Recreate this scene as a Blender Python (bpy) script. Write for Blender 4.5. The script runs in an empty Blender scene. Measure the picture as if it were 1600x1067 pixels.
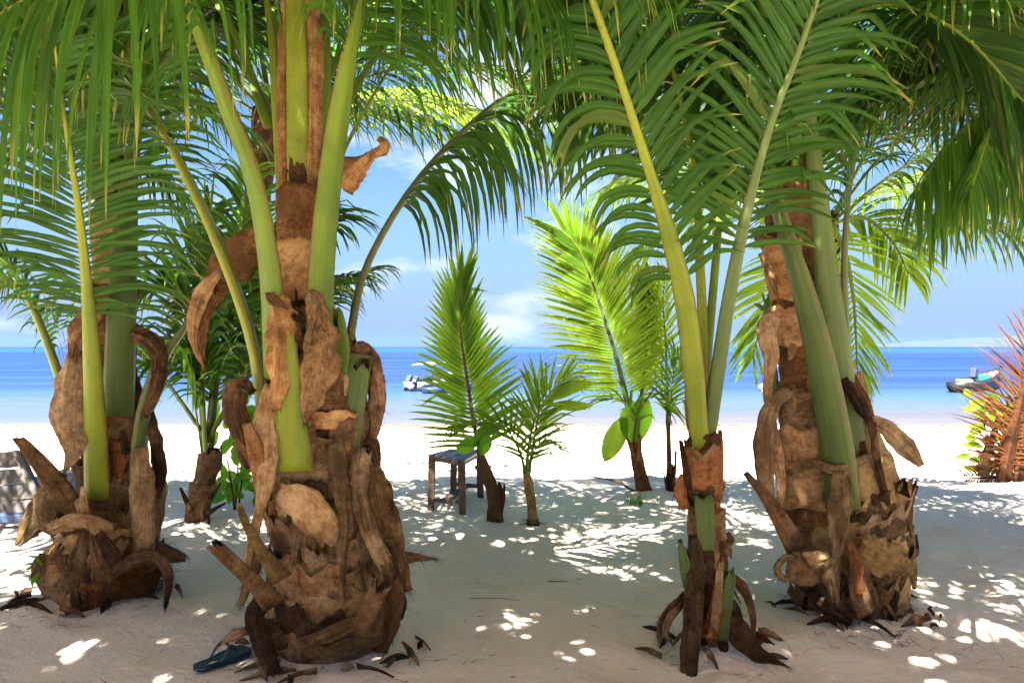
import bpy, math, random
import numpy as np
from mathutils import Vector, noise
random.seed(7)
R = math.radians
col = bpy.context.scene.collection
scene = bpy.context.scene

# ------------------------------------------------------------------ camera, world, sun
F = 1200.0; CX, CY, HZ = 800.0, 533.5, 541.0; CAMZ = 1.5
cam_d = bpy.data.cameras.new('camera'); cam = bpy.data.objects.new('camera', cam_d); col.objects.link(cam)
cam_d.lens = 27.0; cam_d.sensor_width = 36.0; cam_d.shift_y = (HZ - CY) / 1600.0
cam_d.clip_start = 0.05; cam_d.clip_end = 60000
cam.location = (0, 0, CAMZ); cam.rotation_euler = (R(90), 0, 0)
scene.camera = cam

SUN_EL, SUN_AZ = 63.0, 198.0            # azimuth clockwise from +Y (the sea): behind the viewer, a little to the left
sd = Vector((math.sin(R(SUN_AZ)) * math.cos(R(SUN_EL)), math.cos(R(SUN_AZ)) * math.cos(R(SUN_EL)), math.sin(R(SUN_EL))))
sun_d = bpy.data.lights.new('sun', 'SUN'); sun = bpy.data.objects.new('sun', sun_d); col.objects.link(sun)
sun_d.energy = 5.0; sun_d.angle = R(0.55); sun_d.color = (1.0, 0.95, 0.86)
sun.rotation_euler = sd.to_track_quat('Z', 'Y').to_euler(); sun.location = sd * 30

world = bpy.data.worlds.new('World'); scene.world = world; world.use_nodes = True
wn = world.node_tree; wn.nodes.clear()
def N(nt, t, **kw):
    n = nt.nodes.new(t)
    for k, v in kw.items():
        if k.startswith('i_'): n.inputs[k[2:].replace('_', ' ')].default_value = v
        else: setattr(n, k, v)
    return n
def L(nt, a, b): nt.links.new(a, b)
sky = N(wn, 'ShaderNodeTexSky', sky_type='NISHITA', sun_disc=False, sun_elevation=R(SUN_EL), sun_rotation=R(SUN_AZ))
sky.altitude = 0; sky.air_density = 1.0; sky.dust_density = 0.3; sky.ozone_density = 3.0
hs = N(wn, 'ShaderNodeHueSaturation'); hs.inputs['Saturation'].default_value = 1.2; hs.inputs['Hue'].default_value = .508; hs.inputs['Value'].default_value = .28; L(wn, sky.outputs[0], hs.inputs['Color'])
tcw = N(wn, 'ShaderNodeTexCoord')
mpw = N(wn, 'ShaderNodeMapping'); mpw.inputs['Scale'].default_value = (2.2, 2.2, 6.5); L(wn, tcw.outputs['Generated'], mpw.inputs['Vector'])
nz = N(wn, 'ShaderNodeTexNoise'); nz.inputs['Scale'].default_value = 2.2; nz.inputs['Detail'].default_value = 9; nz.inputs['Roughness'].default_value = .58
L(wn, mpw.outputs[0], nz.inputs['Vector'])
cr = N(wn, 'ShaderNodeValToRGB'); cr.color_ramp.elements[0].position = .54; cr.color_ramp.elements[1].position = .74
L(wn, nz.outputs[0], cr.inputs['Fac'])
cm = N(wn, 'ShaderNodeMath', operation='MULTIPLY'); L(wn, cr.outputs[0], cm.inputs[0]); cm.inputs[1].default_value = .8
mixc = N(wn, 'ShaderNodeMix', data_type='RGBA'); L(wn, cm.outputs[0], mixc.inputs['Factor']); 
sepw = N(wn, 'ShaderNodeSeparateXYZ'); L(wn, tcw.outputs['Generated'], sepw.inputs[0])
hz1 = N(wn, 'ShaderNodeMapRange', interpolation_type='SMOOTHSTEP'); L(wn, sepw.outputs[2], hz1.inputs['Value']); hz1.inputs['From Min'].default_value = 0; hz1.inputs['From Max'].default_value = .26; hz1.inputs['To Min'].default_value = .85; hz1.inputs['To Max'].default_value = 0
mixh = N(wn, 'ShaderNodeMix', data_type='RGBA'); L(wn, hz1.outputs[0], mixh.inputs['Factor']); L(wn, hs.outputs[0], mixh.inputs['A']); mixh.inputs['B'].default_value = (.29, .48, 1.16, 1)
L(wn, mixh.outputs['Result'], mixc.inputs['A'])
mixc.inputs['B'].default_value = (2.0, 2.05, 2.1, 1)
bg = N(wn, 'ShaderNodeBackground'); bg.inputs['Strength'].default_value = 0.05; L(wn, mixc.outputs['Result'], bg.inputs['Color'])
wo = N(wn, 'ShaderNodeOutputWorld'); L(wn, bg.outputs[0], wo.inputs['Surface'])

scene.view_settings.view_transform = 'Standard'; scene.view_settings.look = 'None'
scene.view_settings.gamma = 1.0; scene.view_settings.use_curve_mapping = False
scene.view_settings.exposure = 4.0
scene.render.engine = 'CYCLES'
cy = scene.cycles
cy.use_denoising = True; cy.max_bounces = 10; cy.diffuse_bounces = 7; cy.transmission_bounces = 8; cy.transparent_max_bounces = 8
cy.sample_clamp_indirect = 6.0
cy.use_adaptive_sampling = True; cy.adaptive_threshold = 0.02

# ------------------------------------------------------------------ helpers
def P(px, py, d): return Vector(((px - CX) / F * d, d, CAMZ + (HZ - py) / F * d))
def tag(o, label=None, cat=None, group=None, kind=None):
    if label: o['label'] = label
    if cat: o['category'] = cat
    if group: o['group'] = group
    if kind: o['kind'] = kind
    return o
def empty(name, loc, label, cat, group=None):
    o = bpy.data.objects.new(name, None); col.objects.link(o); o.location = loc; o.empty_display_size = .2
    return tag(o, label, cat, group)
def root_loc(o):
    v = Vector((0, 0, 0))
    while o is not None: v = v + o.location; o = o.parent
    return v
class MB:
    def __init__(s): s.v = []; s.f = []; s.uv = []      # uv per face corner
    def build(s, name, mat, parent=None, smooth=True, solid=0.0, kind=None, bevel=0.0):
        off = root_loc(parent) if parent else Vector((0, 0, 0))
        o_loc = Vector((0, 0, 0))
        if not parent and s.v:
            xs = [p[0] for p in s.v]; ys = [p[1] for p in s.v]; zs = [p[2] for p in s.v]
            o_loc = Vector(((min(xs) + max(xs)) / 2, (min(ys) + max(ys)) / 2, min(zs)))
        sh = off + o_loc
        me = bpy.data.meshes.new(name)
        me.from_pydata([(p[0] - sh.x, p[1] - sh.y, p[2] - sh.z) for p in s.v], [], s.f)
        if s.uv:
            ul = me.uv_layers.new(name='UVMap')
            flat = [c for f in s.uv for uvp in f for c in uvp]
            ul.data.foreach_set('uv', flat)
        if smooth: me.polygons.foreach_set('use_smooth', [True] * len(me.polygons))
        me.materials.append(mat); me.update()
        o = bpy.data.objects.new(name, me); col.objects.link(o)
        o.location = o_loc
        if parent: o.parent = parent
        if solid:
            m = o.modifiers.new('thickness', 'SOLIDIFY'); m.thickness = solid; m.offset = 0
        if bevel:
            m = o.modifiers.new('bevel', 'BEVEL'); m.width = bevel; m.segments = 2
        if kind: o['kind'] = kind
        return o
    def box(s, c, size, rot=None):
        c = Vector(c); hx, hy, hz = [a / 2 for a in size]; b = len(s.v)
        for z in (-hz, hz):
            for x, y in ((-hx, -hy), (hx, -hy), (hx, hy), (-hx, hy)):
                p = Vector((x, y, z)); p = (rot @ p if rot else p) + c; s.v.append(tuple(p))
        for f in ((0, 3, 2, 1), (4, 5, 6, 7), (0, 1, 5, 4), (1, 2, 6, 5), (2, 3, 7, 6), (3, 0, 4, 7)):
            s.f.append(tuple(b + i for i in f)); s.uv.append(((0, 0), (.2, 0), (.2, .2), (0, .2)))
    def hexa(s, pts):      # eight corners: bottom 4, top 4
        b = len(s.v); s.v += [tuple(p) for p in pts]
        for f in ((0, 3, 2, 1), (4, 5, 6, 7), (0, 1, 5, 4), (1, 2, 6, 5), (2, 3, 7, 6), (3, 0, 4, 7)):
            s.f.append(tuple(b + i for i in f)); s.uv.append(((0, 0), (.2, 0), (.2, .2), (0, .2)))
def catmull(pts, n):
    pts = [Vector(p) for p in pts]
    if len(pts) == 2: return [pts[0].lerp(pts[1], i / (n - 1)) for i in range(n)]
    q = [pts[0] * 2 - pts[1]] + pts + [pts[-1] * 2 - pts[-2]]
    m = len(pts) - 1; dense = []
    for i in range(m):
        p0, p1, p2, p3 = q[i:i + 4]
        for k in range(16):
            t = k / 16
            dense.append(.5 * ((2 * p1) + (-p0 + p2) * t + (2 * p0 - 5 * p1 + 4 * p2 - p3) * t * t + (-p0 + 3 * p1 - 3 * p2 + p3) * t ** 3))
    dense.append(pts[-1])
    acc = [0]
    for i in range(1, len(dense)): acc.append(acc[-1] + (dense[i] - dense[i - 1]).length)
    out = []; j = 0
    for i in range(n):
        s_ = acc[-1] * i / (n - 1)
        while j < len(acc) - 2 and acc[j + 1] < s_: j += 1
        d = acc[j + 1] - acc[j]; out.append(dense[j].lerp(dense[j + 1], (s_ - acc[j]) / d if d > 1e-9 else 0))
    return out
def lerp_list(a, t):
    if not isinstance(a, (list, tuple)): return a
    x = t * (len(a) - 1); i = min(int(x), len(a) - 2); return a[i] + (a[i + 1] - a[i]) * (x - i)
def tangents(c):
    out = []
    for i in range(len(c)):
        a = c[max(0, i - 1)]; b = c[min(len(c) - 1, i + 1)]; t = (b - a)
        out.append(t.normalized() if t.length > 1e-9 else Vector((0, 0, 1)))
    return out

# ------------------------------------------------------------------ materials
def mat_base(name):
    m = bpy.data.materials.new(name); m.use_nodes = True; nt = m.node_tree
    b = nt.nodes['Principled BSDF']; return m, nt, b
def ramp(nt, src, stops):
    r = N(nt, 'ShaderNodeValToRGB'); e = r.color_ramp.elements
    while len(e) < len(stops): e.new(.5)
    for i, (p, c) in enumerate(stops):
        e[i].position = p; e[i].color = (*c, 1) if len(c) == 3 else c
    L(nt, src, r.inputs['Fac']); return r.outputs['Color']
def mixrgb(nt, fac, a, b, mode='MIX'):
    m = N(nt, 'ShaderNodeMix', data_type='RGBA', blend_type=mode)
    for s, v in (('Factor', fac), ('A', a), ('B', b)):
        if hasattr(v, 'is_output') or isinstance(v, bpy.types.NodeSocket): L(nt, v, m.inputs[s])
        elif s == 'Factor': m.inputs[s].default_value = v
        else: m.inputs[s].default_value = (*v, 1)
    return m.outputs['Result']
def math_(nt, op, a, b=0.0, c=None):
    m = N(nt, 'ShaderNodeMath', operation=op)
    for i, v in enumerate((a, b) if c is None else (a, b, c)):
        if isinstance(v, bpy.types.NodeSocket): L(nt, v, m.inputs[i])
        else: m.inputs[i].default_value = v
    return m.outputs[0]
def noise_(nt, vec, scale, detail=4, rough=.55, dim='3D'):
    n = N(nt, 'ShaderNodeTexNoise', noise_dimensions=dim); n.inputs['Scale'].default_value = scale
    n.inputs['Detail'].default_value = detail; n.inputs['Roughness'].default_value = rough
    if vec is not None: L(nt, vec, n.inputs['Vector'])
    return n.outputs[0]
def mapping(nt, vec, sc):
    m = N(nt, 'ShaderNodeMapping'); m.inputs['Scale'].default_value = sc; L(nt, vec, m.inputs['Vector']); return m.outputs[0]
def bump(nt, b, h, strength=.4, dist=.01):
    n = N(nt, 'ShaderNodeBump'); n.inputs['Strength'].default_value = strength; n.inputs['Distance'].default_value = dist
    L(nt, h, n.inputs['Height']); L(nt, n.outputs[0], b.inputs['Normal']); return n.outputs[0]

def leaf_mat(name, dark, light, trans, tip=(.30, .24, .06), tmix=.45, rough=.42, tip_amt=.5):
    m, nt, b = mat_base(name)
    uv = N(nt, 'ShaderNodeUVMap').outputs[0]
    sep = N(nt, 'ShaderNodeSeparateXYZ'); L(nt, uv, sep.inputs[0])
    idx = math_(nt, 'FLOOR', sep.outputs[0]); fx = math_(nt, 'FRACT', sep.outputs[0])
    oi = N(nt, 'ShaderNodeObjectInfo')
    seed = math_(nt, 'ADD', idx, math_(nt, 'MULTIPLY', oi.outputs['Random'], 57.3))
    wnz = N(nt, 'ShaderNodeTexWhiteNoise', noise_dimensions='1D'); L(nt, seed, wnz.inputs['W'])
    tc = N(nt, 'ShaderNodeTexCoord')
    big = noise_(nt, tc.outputs['Object'], 2.3, 3)
    f1 = math_(nt, 'ADD', math_(nt, 'MULTIPLY', wnz.outputs[0], .6), math_(nt, 'MULTIPLY', big, .5))
    cmb = N(nt, 'ShaderNodeCombineXYZ'); L(nt, math_(nt, 'MULTIPLY', sep.outputs[0], 9.0), cmb.inputs[0]); L(nt, math_(nt, 'MULTIPLY', sep.outputs[1], 1.3), cmb.inputs[1])
    fine = noise_(nt, cmb.outputs[0], 2.0, 3)
    base = mixrgb(nt, f1, dark, light)
    base = mixrgb(nt, math_(nt, 'MULTIPLY', fine, .35), base, tuple(c * .5 for c in dark))
    rib = math_(nt, 'LESS_THAN', math_(nt, 'ABSOLUTE', math_(nt, 'SUBTRACT', fx, .5)), .035)
    base = mixrgb(nt, math_(nt, 'MULTIPLY', rib, .35), base, (.14, .20, .04))
    tipf = math_(nt, 'MULTIPLY', math_(nt, 'SMOOTH_MIN', math_(nt, 'MAXIMUM', math_(nt, 'MULTIPLY', math_(nt, 'SUBTRACT', sep.outputs[1], math_(nt, 'SUBTRACT', .98, math_(nt, 'MULTIPLY', wnz.outputs[0], .22))), 9), 0), 1, .1), tip_amt)
    base = mixrgb(nt, tipf, base, tip)
    old = math_(nt, 'MULTIPLY', math_(nt, 'GREATER_THAN', wnz.outputs[0], .955), math_(nt, 'ADD', .25, math_(nt, 'MULTIPLY', big, .7)))
    base = mixrgb(nt, old, base, (.060, .070, .012))
    L(nt, base, b.inputs['Base Color']); b.inputs['Roughness'].default_value = rough
    b.inputs['Specular IOR Level'].default_value = .11
    hgt = math_(nt, 'SINE', math_(nt, 'MULTIPLY', fx, 75.0))
    nb = bump(nt, b, hgt, .22, .0015)
    tr = N(nt, 'ShaderNodeBsdfTranslucent')
    tcol = mixrgb(nt, f1, tuple(c * .75 for c in trans), trans); tcol = mixrgb(nt, tipf, tcol, tuple(c * 1.2 for c in tip))
    L(nt, tcol, tr.inputs['Color']); L(nt, nb, tr.inputs['Normal'])
    mx = N(nt, 'ShaderNodeMixShader'); mx.inputs[0].default_value = tmix
    L(nt, b.outputs[0], mx.inputs[1]); L(nt, tr.outputs[0], mx.inputs[2])
    L(nt, mx.outputs[0], nt.nodes['Material Output'].inputs['Surface'])
    return m

def petiole_mat(name, green, yellow, pale, margin=(.28, .23, .09)):
    m, nt, b = mat_base(name)
    uv = N(nt, 'ShaderNodeUVMap').outputs[0]
    sep = N(nt, 'ShaderNodeSeparateXYZ'); L(nt, uv, sep.inputs[0])
    cmb = N(nt, 'ShaderNodeCombineXYZ'); L(nt, math_(nt, 'MULTIPLY', sep.outputs[0], 26), cmb.inputs[0]); L(nt, math_(nt, 'MULTIPLY', sep.outputs[1], .8), cmb.inputs[1])
    st = noise_(nt, cmb.outputs[0], 1.4, 5, .65)
    cmb2 = N(nt, 'ShaderNodeCombineXYZ'); L(nt, math_(nt, 'MULTIPLY', sep.outputs[0], 3.2), cmb2.inputs[0]); L(nt, math_(nt, 'MULTIPLY', sep.outputs[1], .6), cmb2.inputs[1])
    md = noise_(nt, cmb2.outputs[0], 1.0, 3)
    base = ramp(nt, md, [(.3, green), (.5, tuple((a + c) / 2 for a, c in zip(green, yellow))), (.66, yellow)])
    base = mixrgb(nt, ramp(nt, st, [(.42, (0, 0, 0)), (.66, (.40, .40, .40))]), base, pale)
    mg = math_(nt, 'ABSOLUTE', math_(nt, 'SUBTRACT', math_(nt, 'PINGPONG', math_(nt, 'ADD', sep.outputs[0], 0.0), .5), .0))
    edge = ramp(nt, math_(nt, 'MINIMUM', math_(nt, 'ABSOLUTE', math_(nt, 'SUBTRACT', sep.outputs[0], .5)), math_(nt, 'MINIMUM', sep.outputs[0], math_(nt, 'SUBTRACT', 1.0, sep.outputs[0]))), [(.02, (.85, .85, .85)), (.085, (0, 0, 0))])
    base = mixrgb(nt, edge, base, margin)
    tc = N(nt, 'ShaderNodeTexCoord')
    big = noise_(nt, tc.outputs['Object'], 3.0, 5, .6)
    base = mixrgb(nt, ramp(nt, big, [(.5, (0, 0, 0)), (.72, (.5, .5, .5))]), base, tuple(c * .7 for c in green))
    sp = noise_(nt, tc.outputs['Object'], 55, 3); spf = ramp(nt, sp, [(.62, (0, 0, 0)), (.70, (.55, .55, .55))])
    base = mixrgb(nt, spf, base, (.06, .04, .018))
    scf = ramp(nt, noise_(nt, mapping(nt, tc.outputs['Object'], (1, 1, .35)), 14, 6, .75), [(.58, (0, 0, 0)), (.68, (.6, .6, .6))]); base = mixrgb(nt, scf, base, (.10, .07, .03))
    L(nt, base, b.inputs['Base Color']); b.inputs['Roughness'].default_value = .5; b.inputs['Specular IOR Level'].default_value = .10
    bump(nt, b, st, .5, .004)
    return m

def fibre_mat(name, dark, mid, light, weave=True, hole=0.0, bumpd=.006, trans=0.0):
    m, nt, b = mat_base(name)
    uv = N(nt, 'ShaderNodeUVMap').outputs[0]
    tc = N(nt, 'ShaderNodeTexCoord'); oi = N(nt, 'ShaderNodeObjectInfo')
    a1 = noise_(nt, mapping(nt, uv, (90, 5, 1)), 1.0, 6, .7)
    a2 = noise_(nt, mapping(nt, uv, (7, 2.2, 1)), 1.0, 5, .6)
    big = noise_(nt, tc.outputs['Object'], 9, 5, .65)
    a3 = noise_(nt, mapping(nt, uv, (260, 12, 1)), 1.0, 3, .7)
    f = math_(nt, 'ADD', math_(nt, 'MULTIPLY', a1, .24), math_(nt, 'MULTIPLY', a2, .10))
    f = math_(nt, 'ADD', f, math_(nt, 'MULTIPLY', big, .52)); f = math_(nt, 'ADD', f, math_(nt, 'MULTIPLY', math_(nt, 'SUBTRACT', noise_(nt, tc.outputs['Object'], 38, 5, .75), .5), .45)); f = math_(nt, 'ADD', f, math_(nt, 'MULTIPLY', a3, .22))
    f = math_(nt, 'ADD', f, math_(nt, 'MULTIPLY', math_(nt, 'SUBTRACT', oi.outputs['Random'], .5), .14))
    base = ramp(nt, f, [(.40, dark), (.53, mid), (.68, light)])
    stn = ramp(nt, noise_(nt, tc.outputs['Object'], 3.5, 6, .7), [(.50, (0, 0, 0)), (.62, (.8, .8, .8))])
    base = mixrgb(nt, stn, base, tuple(c * .45 for c in mid))
    ton = math_(nt, 'ADD', .55, math_(nt, 'MULTIPLY', oi.outputs['Random'], .95))
    vm = N(nt, 'ShaderNodeVectorMath', operation='SCALE'); L(nt, base, vm.inputs[0]); L(nt, ton, vm.inputs['Scale']); base = vm.outputs[0]
    L(nt, base, b.inputs['Base Color']); b.inputs['Roughness'].default_value = .8; b.inputs['Specular IOR Level'].default_value = .08
    h = a1
    if weave:
        rot = N(nt, 'ShaderNodeMapping'); rot.inputs['Rotation'].default_value = (0, 0, R(78)); L(nt, uv, rot.inputs['Vector'])
        w1 = noise_(nt, mapping(nt, rot.outputs[0], (160, 7, 1)), 1.0, 3)
        h = math_(nt, 'ADD', a1, w1)
    h = math_(nt, 'ADD', h, math_(nt, 'MULTIPLY', big, .9))
    h = math_(nt, 'ADD', h, math_(nt, 'MULTIPLY', a3, .6))
    bump(nt, b, h, 1.0, bumpd)
    if trans:
        tr = N(nt, 'ShaderNodeBsdfTranslucent'); L(nt, base, tr.inputs['Color'])
        mx = N(nt, 'ShaderNodeMixShader'); mx.inputs[0].default_value = trans
        L(nt, b.outputs[0], mx.inputs[1]); L(nt, tr.outputs[0], mx.inputs[2])
        L(nt, mx.outputs[0], nt.nodes['Material Output'].inputs['Surface'])
    return m

LEAF = leaf_mat('palm_leaf', (0.0090, 0.0360, 0.0040), (0.0302, 0.0869, 0.0070), (0.0805, 0.1866, 0.0127), tmix=.46)
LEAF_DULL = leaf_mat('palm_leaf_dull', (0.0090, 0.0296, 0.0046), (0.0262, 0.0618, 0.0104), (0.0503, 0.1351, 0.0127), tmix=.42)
LEAF_YOUNG = leaf_mat('palm_leaf_young', (0.0340, 0.0978, 0.0051), (0.0850, 0.1700, 0.0093), (0.2295, 0.3740, 0.0213), tip=(0.3400, 0.2720, 0.0510), tmix=.5, tip_amt=.35)
LEAF_SEED = leaf_mat('seedling_leaf', (0.0238, 0.0765, 0.0043), (0.0595, 0.1318, 0.0076), (0.1530, 0.2890, 0.0145), tip=(0.2975, 0.2550, 0.0510), tmix=.48, tip_amt=.3)
LEAF_DRY = leaf_mat('palm_leaf_dry', (0.0382, 0.0087, 0.0022), (0.1081, 0.0353, 0.0087), (0.1431, 0.0379, 0.0065), tip=(0.1272, 0.0813, 0.0390), tmix=.25, rough=.7)
LEAF_ADDED = leaf_mat('added_tree_leaf', (.14, .12, .04), (.22, .17, .05), (.80, .60, .33), tmix=.65, tip_amt=.1)  # leaves of the added unseen tree, translucency chosen to pass warm fill light
LEAF_BROAD = leaf_mat('broad_leaf', (0.0361, 0.1156, 0.0087), (0.0867, 0.2167, 0.0145), (0.2167, 0.5202, 0.0217), tmix=.5, tip_amt=.1)
PET = petiole_mat('petiole_green', (0.0274, 0.0691, 0.0050), (0.1028, 0.1423, 0.0062), (0.0990, 0.1220, 0.0215), margin=(0.0914, 0.0773, 0.0215))
PET_Y = petiole_mat('petiole_yellow', (0.0533, 0.0936, 0.0062), (0.1675, 0.1749, 0.0074), (0.1294, 0.1383, 0.0245), margin=(0.0990, 0.0813, 0.0215))
PET_G = petiole_mat('petiole_grey', (0.0290, 0.0537, 0.0134), (0.0647, 0.0936, 0.0196), (0.0914, 0.1017, 0.0369), margin=(0.0838, 0.0773, 0.0307))
PET_D = petiole_mat('petiole_dark', (0.0189, 0.0329, 0.0073), (0.0550, 0.0708, 0.0127), (0.0844, 0.0910, 0.0288), margin=(0.0421, 0.0354, 0.0127))
PET_B = petiole_mat('petiole_brown', (0.0296, 0.0151, 0.0044), (0.0717, 0.0379, 0.0090), (0.1014, 0.0708, 0.0217), margin=(0.0254, 0.0151, 0.0044))
FIB = fibre_mat('fibre_brown', (0.0231, 0.0108, 0.0048), (0.1026, 0.0518, 0.0214), (0.2054, 0.1234, 0.0570))
FIB_O = fibre_mat('fibre_orange', (0.0565, 0.0223, 0.0071), (0.1695, 0.0814, 0.0261), (0.2670, 0.1629, 0.0714), trans=.12)
FIB_D = fibre_mat('fibre_dark', (0.0103, 0.0060, 0.0033), (0.0437, 0.0223, 0.0105), (0.1130, 0.0641, 0.0333))
FIB_R = fibre_mat('fibre_red', (0.0231, 0.0089, 0.0038), (0.0872, 0.0321, 0.0105), (0.1643, 0.0740, 0.0261))
SHE = fibre_mat('sheath_tan', (0.0359, 0.0167, 0.0062), (0.1386, 0.0764, 0.0309), (0.2310, 0.1530, 0.0760), weave=False, trans=.08)
SHE_G = fibre_mat('sheath_grey', (0.0258, 0.0143, 0.0062), (0.1026, 0.0616, 0.0274), (0.1950, 0.1333, 0.0737), weave=False, trans=.06)
SHE_Y = fibre_mat('sheath_ochre', (0.0616, 0.0296, 0.0095), (0.1540, 0.0938, 0.0333), (0.2259, 0.1580, 0.0665), weave=True)

FIB_X = fibre_mat('fibre_red_dimmed', (0.0060, 0.0022, 0.0007), (0.0226, 0.0079, 0.0026), (0.0452, 0.0175, 0.0066))  # red fibre with its colour darkened so full sun does not clip it
def plain(name, c, rough=.5, var=.15, scale=12, metal=0.0, bmp=.0):
    m, nt, b = mat_base(name); tc = N(nt, 'ShaderNodeTexCoord')
    n = noise_(nt, tc.outputs['Object'], scale, 5, .6)
    L(nt, ramp(nt, n, [(.3, tuple(x * (1 - var) for x in c)), (.7, tuple(min(1, x * (1 + var)) for x in c))]), b.inputs['Base Color'])
    b.inputs['Roughness'].default_value = rough; b.inputs['Metallic'].default_value = metal
    if bmp: bump(nt, b, n, .5, bmp)
    return m

# ------------------------------------------------------------------ ground
rs = np.random.RandomState(3)
DIMP = [(rs.uniform(-6, 8), rs.uniform(2.0, 11.5), rs.uniform(.05, .14), rs.uniform(.016, .045), rs.uniform(0, 3.14)) for _ in range(430)]
MOUND = [(-0.86, 3.85, .55, .05), (-2.45, 4.55, .55, .05), (.99, 3.85, .3, .03), (1.85, 4.25, .55, .05), (1.32, 7.4, .55, .09), (-.15, 6.4, .3, .04), (-2.6, 6.3, .5, .08), (3.2, 8.6, 1.2, .05)]
def ground_np(X, Y):
    Z = np.zeros_like(X)
    s = np.clip((Y - 8.3) / (34 - 8.3), 0, 10)
    Z -= 2.0 * np.where(s < 1, s * s * (0.25) + s * .75, 1 + (s - 1) * 1.25) * (s > 0)
    Z = np.maximum(Z, -5)
    Z += .035 * np.exp(-((Y - 7.9 - .15 * np.sin(X * 1.1)) / .55) ** 2)
    near = np.clip((16 - Y) / 6, 0, 1)
    Z += near * (.016 * np.sin(X * 1.7 + .9 * np.sin(Y * 1.3)) * np.sin(Y * 2.1 + .7 * np.sin(X)) + .008 * np.sin(X * 4.3 + Y * 1.1) * np.sin(Y * 5.2 - X * .8))
    for (x, y, r, h) in MOUND: Z += h * np.exp(-((X - x) ** 2 + (Y - y) ** 2) / r ** 2)
    for (x, y, r, h, a) in (DIMP if X.size != 1 or True else []):
        dx = (X - x) * math.cos(a) + (Y - y) * math.sin(a); dy = -(X - x) * math.sin(a) + (Y - y) * math.cos(a)
        q = (dx / (r * 1.7)) ** 2 + (dy / r) ** 2
        Z -= h * np.exp(-q) - h * .45 * np.exp(-(np.sqrt(q) - 1.5) ** 2 * 3)
    return Z
def gz(x, y): return float(ground_np(np.array([float(x)]), np.array([float(y)]))[0])
def G(px, py):          # the point of the sand seen at a pixel
    for lo, hi in ((2, 12), (12, 90)):
        d = np.linspace(lo, hi, 700); X = (px - CX) / F * d; Z = CAMZ + (HZ - py) / F * d; g = ground_np(X, d); k = np.nonzero(Z <= g)[0]
        if len(k): i = k[0]; return Vector((float(X[i]), float(d[i]), float(g[i])))
    return P(px, py, 90)
xs = np.concatenate([np.linspace(-400, -60, 8), np.linspace(-50, -8, 14), np.arange(-7.5, 9.5, .05), np.linspace(10, 50, 14), np.linspace(60, 400, 8)])
ys = np.concatenate([np.linspace(-200, -20, 5), np.linspace(-15, 1.5, 10), np.arange(1.7, 9.5, .04), np.arange(9.6, 14, .12), np.arange(14.4, 60, .8), np.linspace(70, 200, 6)])
XX, YY = np.meshgrid(xs, ys); ZZ = ground_np(XX, YY)
rr = np.random.RandomState(5).normal(0, .0016, ZZ.shape); ZZ = ZZ + rr * (YY < 14)
nx, ny = len(xs), len(ys)
verts = np.stack([XX.ravel(), YY.ravel(), ZZ.ravel()], 1)
ii = np.arange(nx * ny).reshape(ny, nx)
faces = np.stack([ii[:-1, :-1].ravel(), ii[:-1, 1:].ravel(), ii[1:, 1:].ravel(), ii[1:, :-1].ravel()], 1)
me = bpy.data.meshes.new('sand'); me.from_pydata(verts.tolist(), [], faces.tolist())
me.polygons.foreach_set('use_smooth', [True] * len(me.polygons))
m, nt, b = mat_base('sand'); tc = N(nt, 'ShaderNodeTexCoord'); geo = N(nt, 'ShaderNodeNewGeometry')
pos = geo.outputs['Position']
n1 = noise_(nt, pos, 1.1, 6, .6); n2 = noise_(nt, pos, 9, 6, .7); n3 = noise_(nt, pos, 420, 2, .6)
c = ramp(nt, n1, [(.35, (.74, .61, .50)), (.65, (.81, .69, .585))])
c = mixrgb(nt, math_(nt, 'MULTIPLY', n2, .22), c, (.60, .49, .35))
spk = ramp(nt, noise_(nt, pos, 160, 2, .5), [(.70, (0, 0, 0)), (.76, (.6, .6, .6))]); c = mixrgb(nt, spk, c, (.30, .25, .18))
leaf_lit = ramp(nt, noise_(nt, mapping(nt, pos, (.9, 1.6, 1)), .8, 4, .6), [(.56, (0, 0, 0)), (.72, (.4, .4, .4))]); c = mixrgb(nt, leaf_lit, c, (.55, .54, .33))  # greenish patches: light coming through leaves, painted into the sand colour
sx = N(nt, 'ShaderNodeSeparateXYZ'); L(nt, pos, sx.inputs[0])
wob = math_(nt, 'MULTIPLY', noise_(nt, mapping(nt, pos, (.35, 0, 0)), 1.0, 3), .14)
wet = ramp(nt, math_(nt, 'ADD', sx.outputs[2], wob), [(.0, (1, 1, 1)), (1, (0, 0, 0))])
wetr = N(nt, 'ShaderNodeMapRange'); L(nt, math_(nt, 'ADD', sx.outputs[2], wob), wetr.inputs['Value']); wetr.inputs['From Min'].default_value = -1.84; wetr.inputs['From Max'].default_value = -1.66
wetr.inputs['To Min'].default_value = 1; wetr.inputs['To Max'].default_value = 0
c = mixrgb(nt, wetr.outputs[0], c, (.40, .30, .24))
L(nt, c, b.inputs['Base Color']); b.inputs['Roughness'].default_value = .95; b.inputs['Specular IOR Level'].default_value = .15
h = math_(nt, 'ADD', math_(nt, 'MULTIPLY', n2, 1.2), math_(nt, 'MULTIPLY', n3, .25)); h = math_(nt, 'ADD', h, math_(nt, 'MULTIPLY', noise_(nt, pos, 45, 4, .7), .5)); h = math_(nt, 'ADD', h, math_(nt, 'MULTIPLY', noise_(nt, pos, 18, 4, .6), 1.1))
bump(nt, b, h, .7, .035)
me.materials.append(m); sand = bpy.data.objects.new('sand', me); col.objects.link(sand); tag(sand, kind='structure', label='pale coral sand beach sloping down to the sea')

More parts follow.
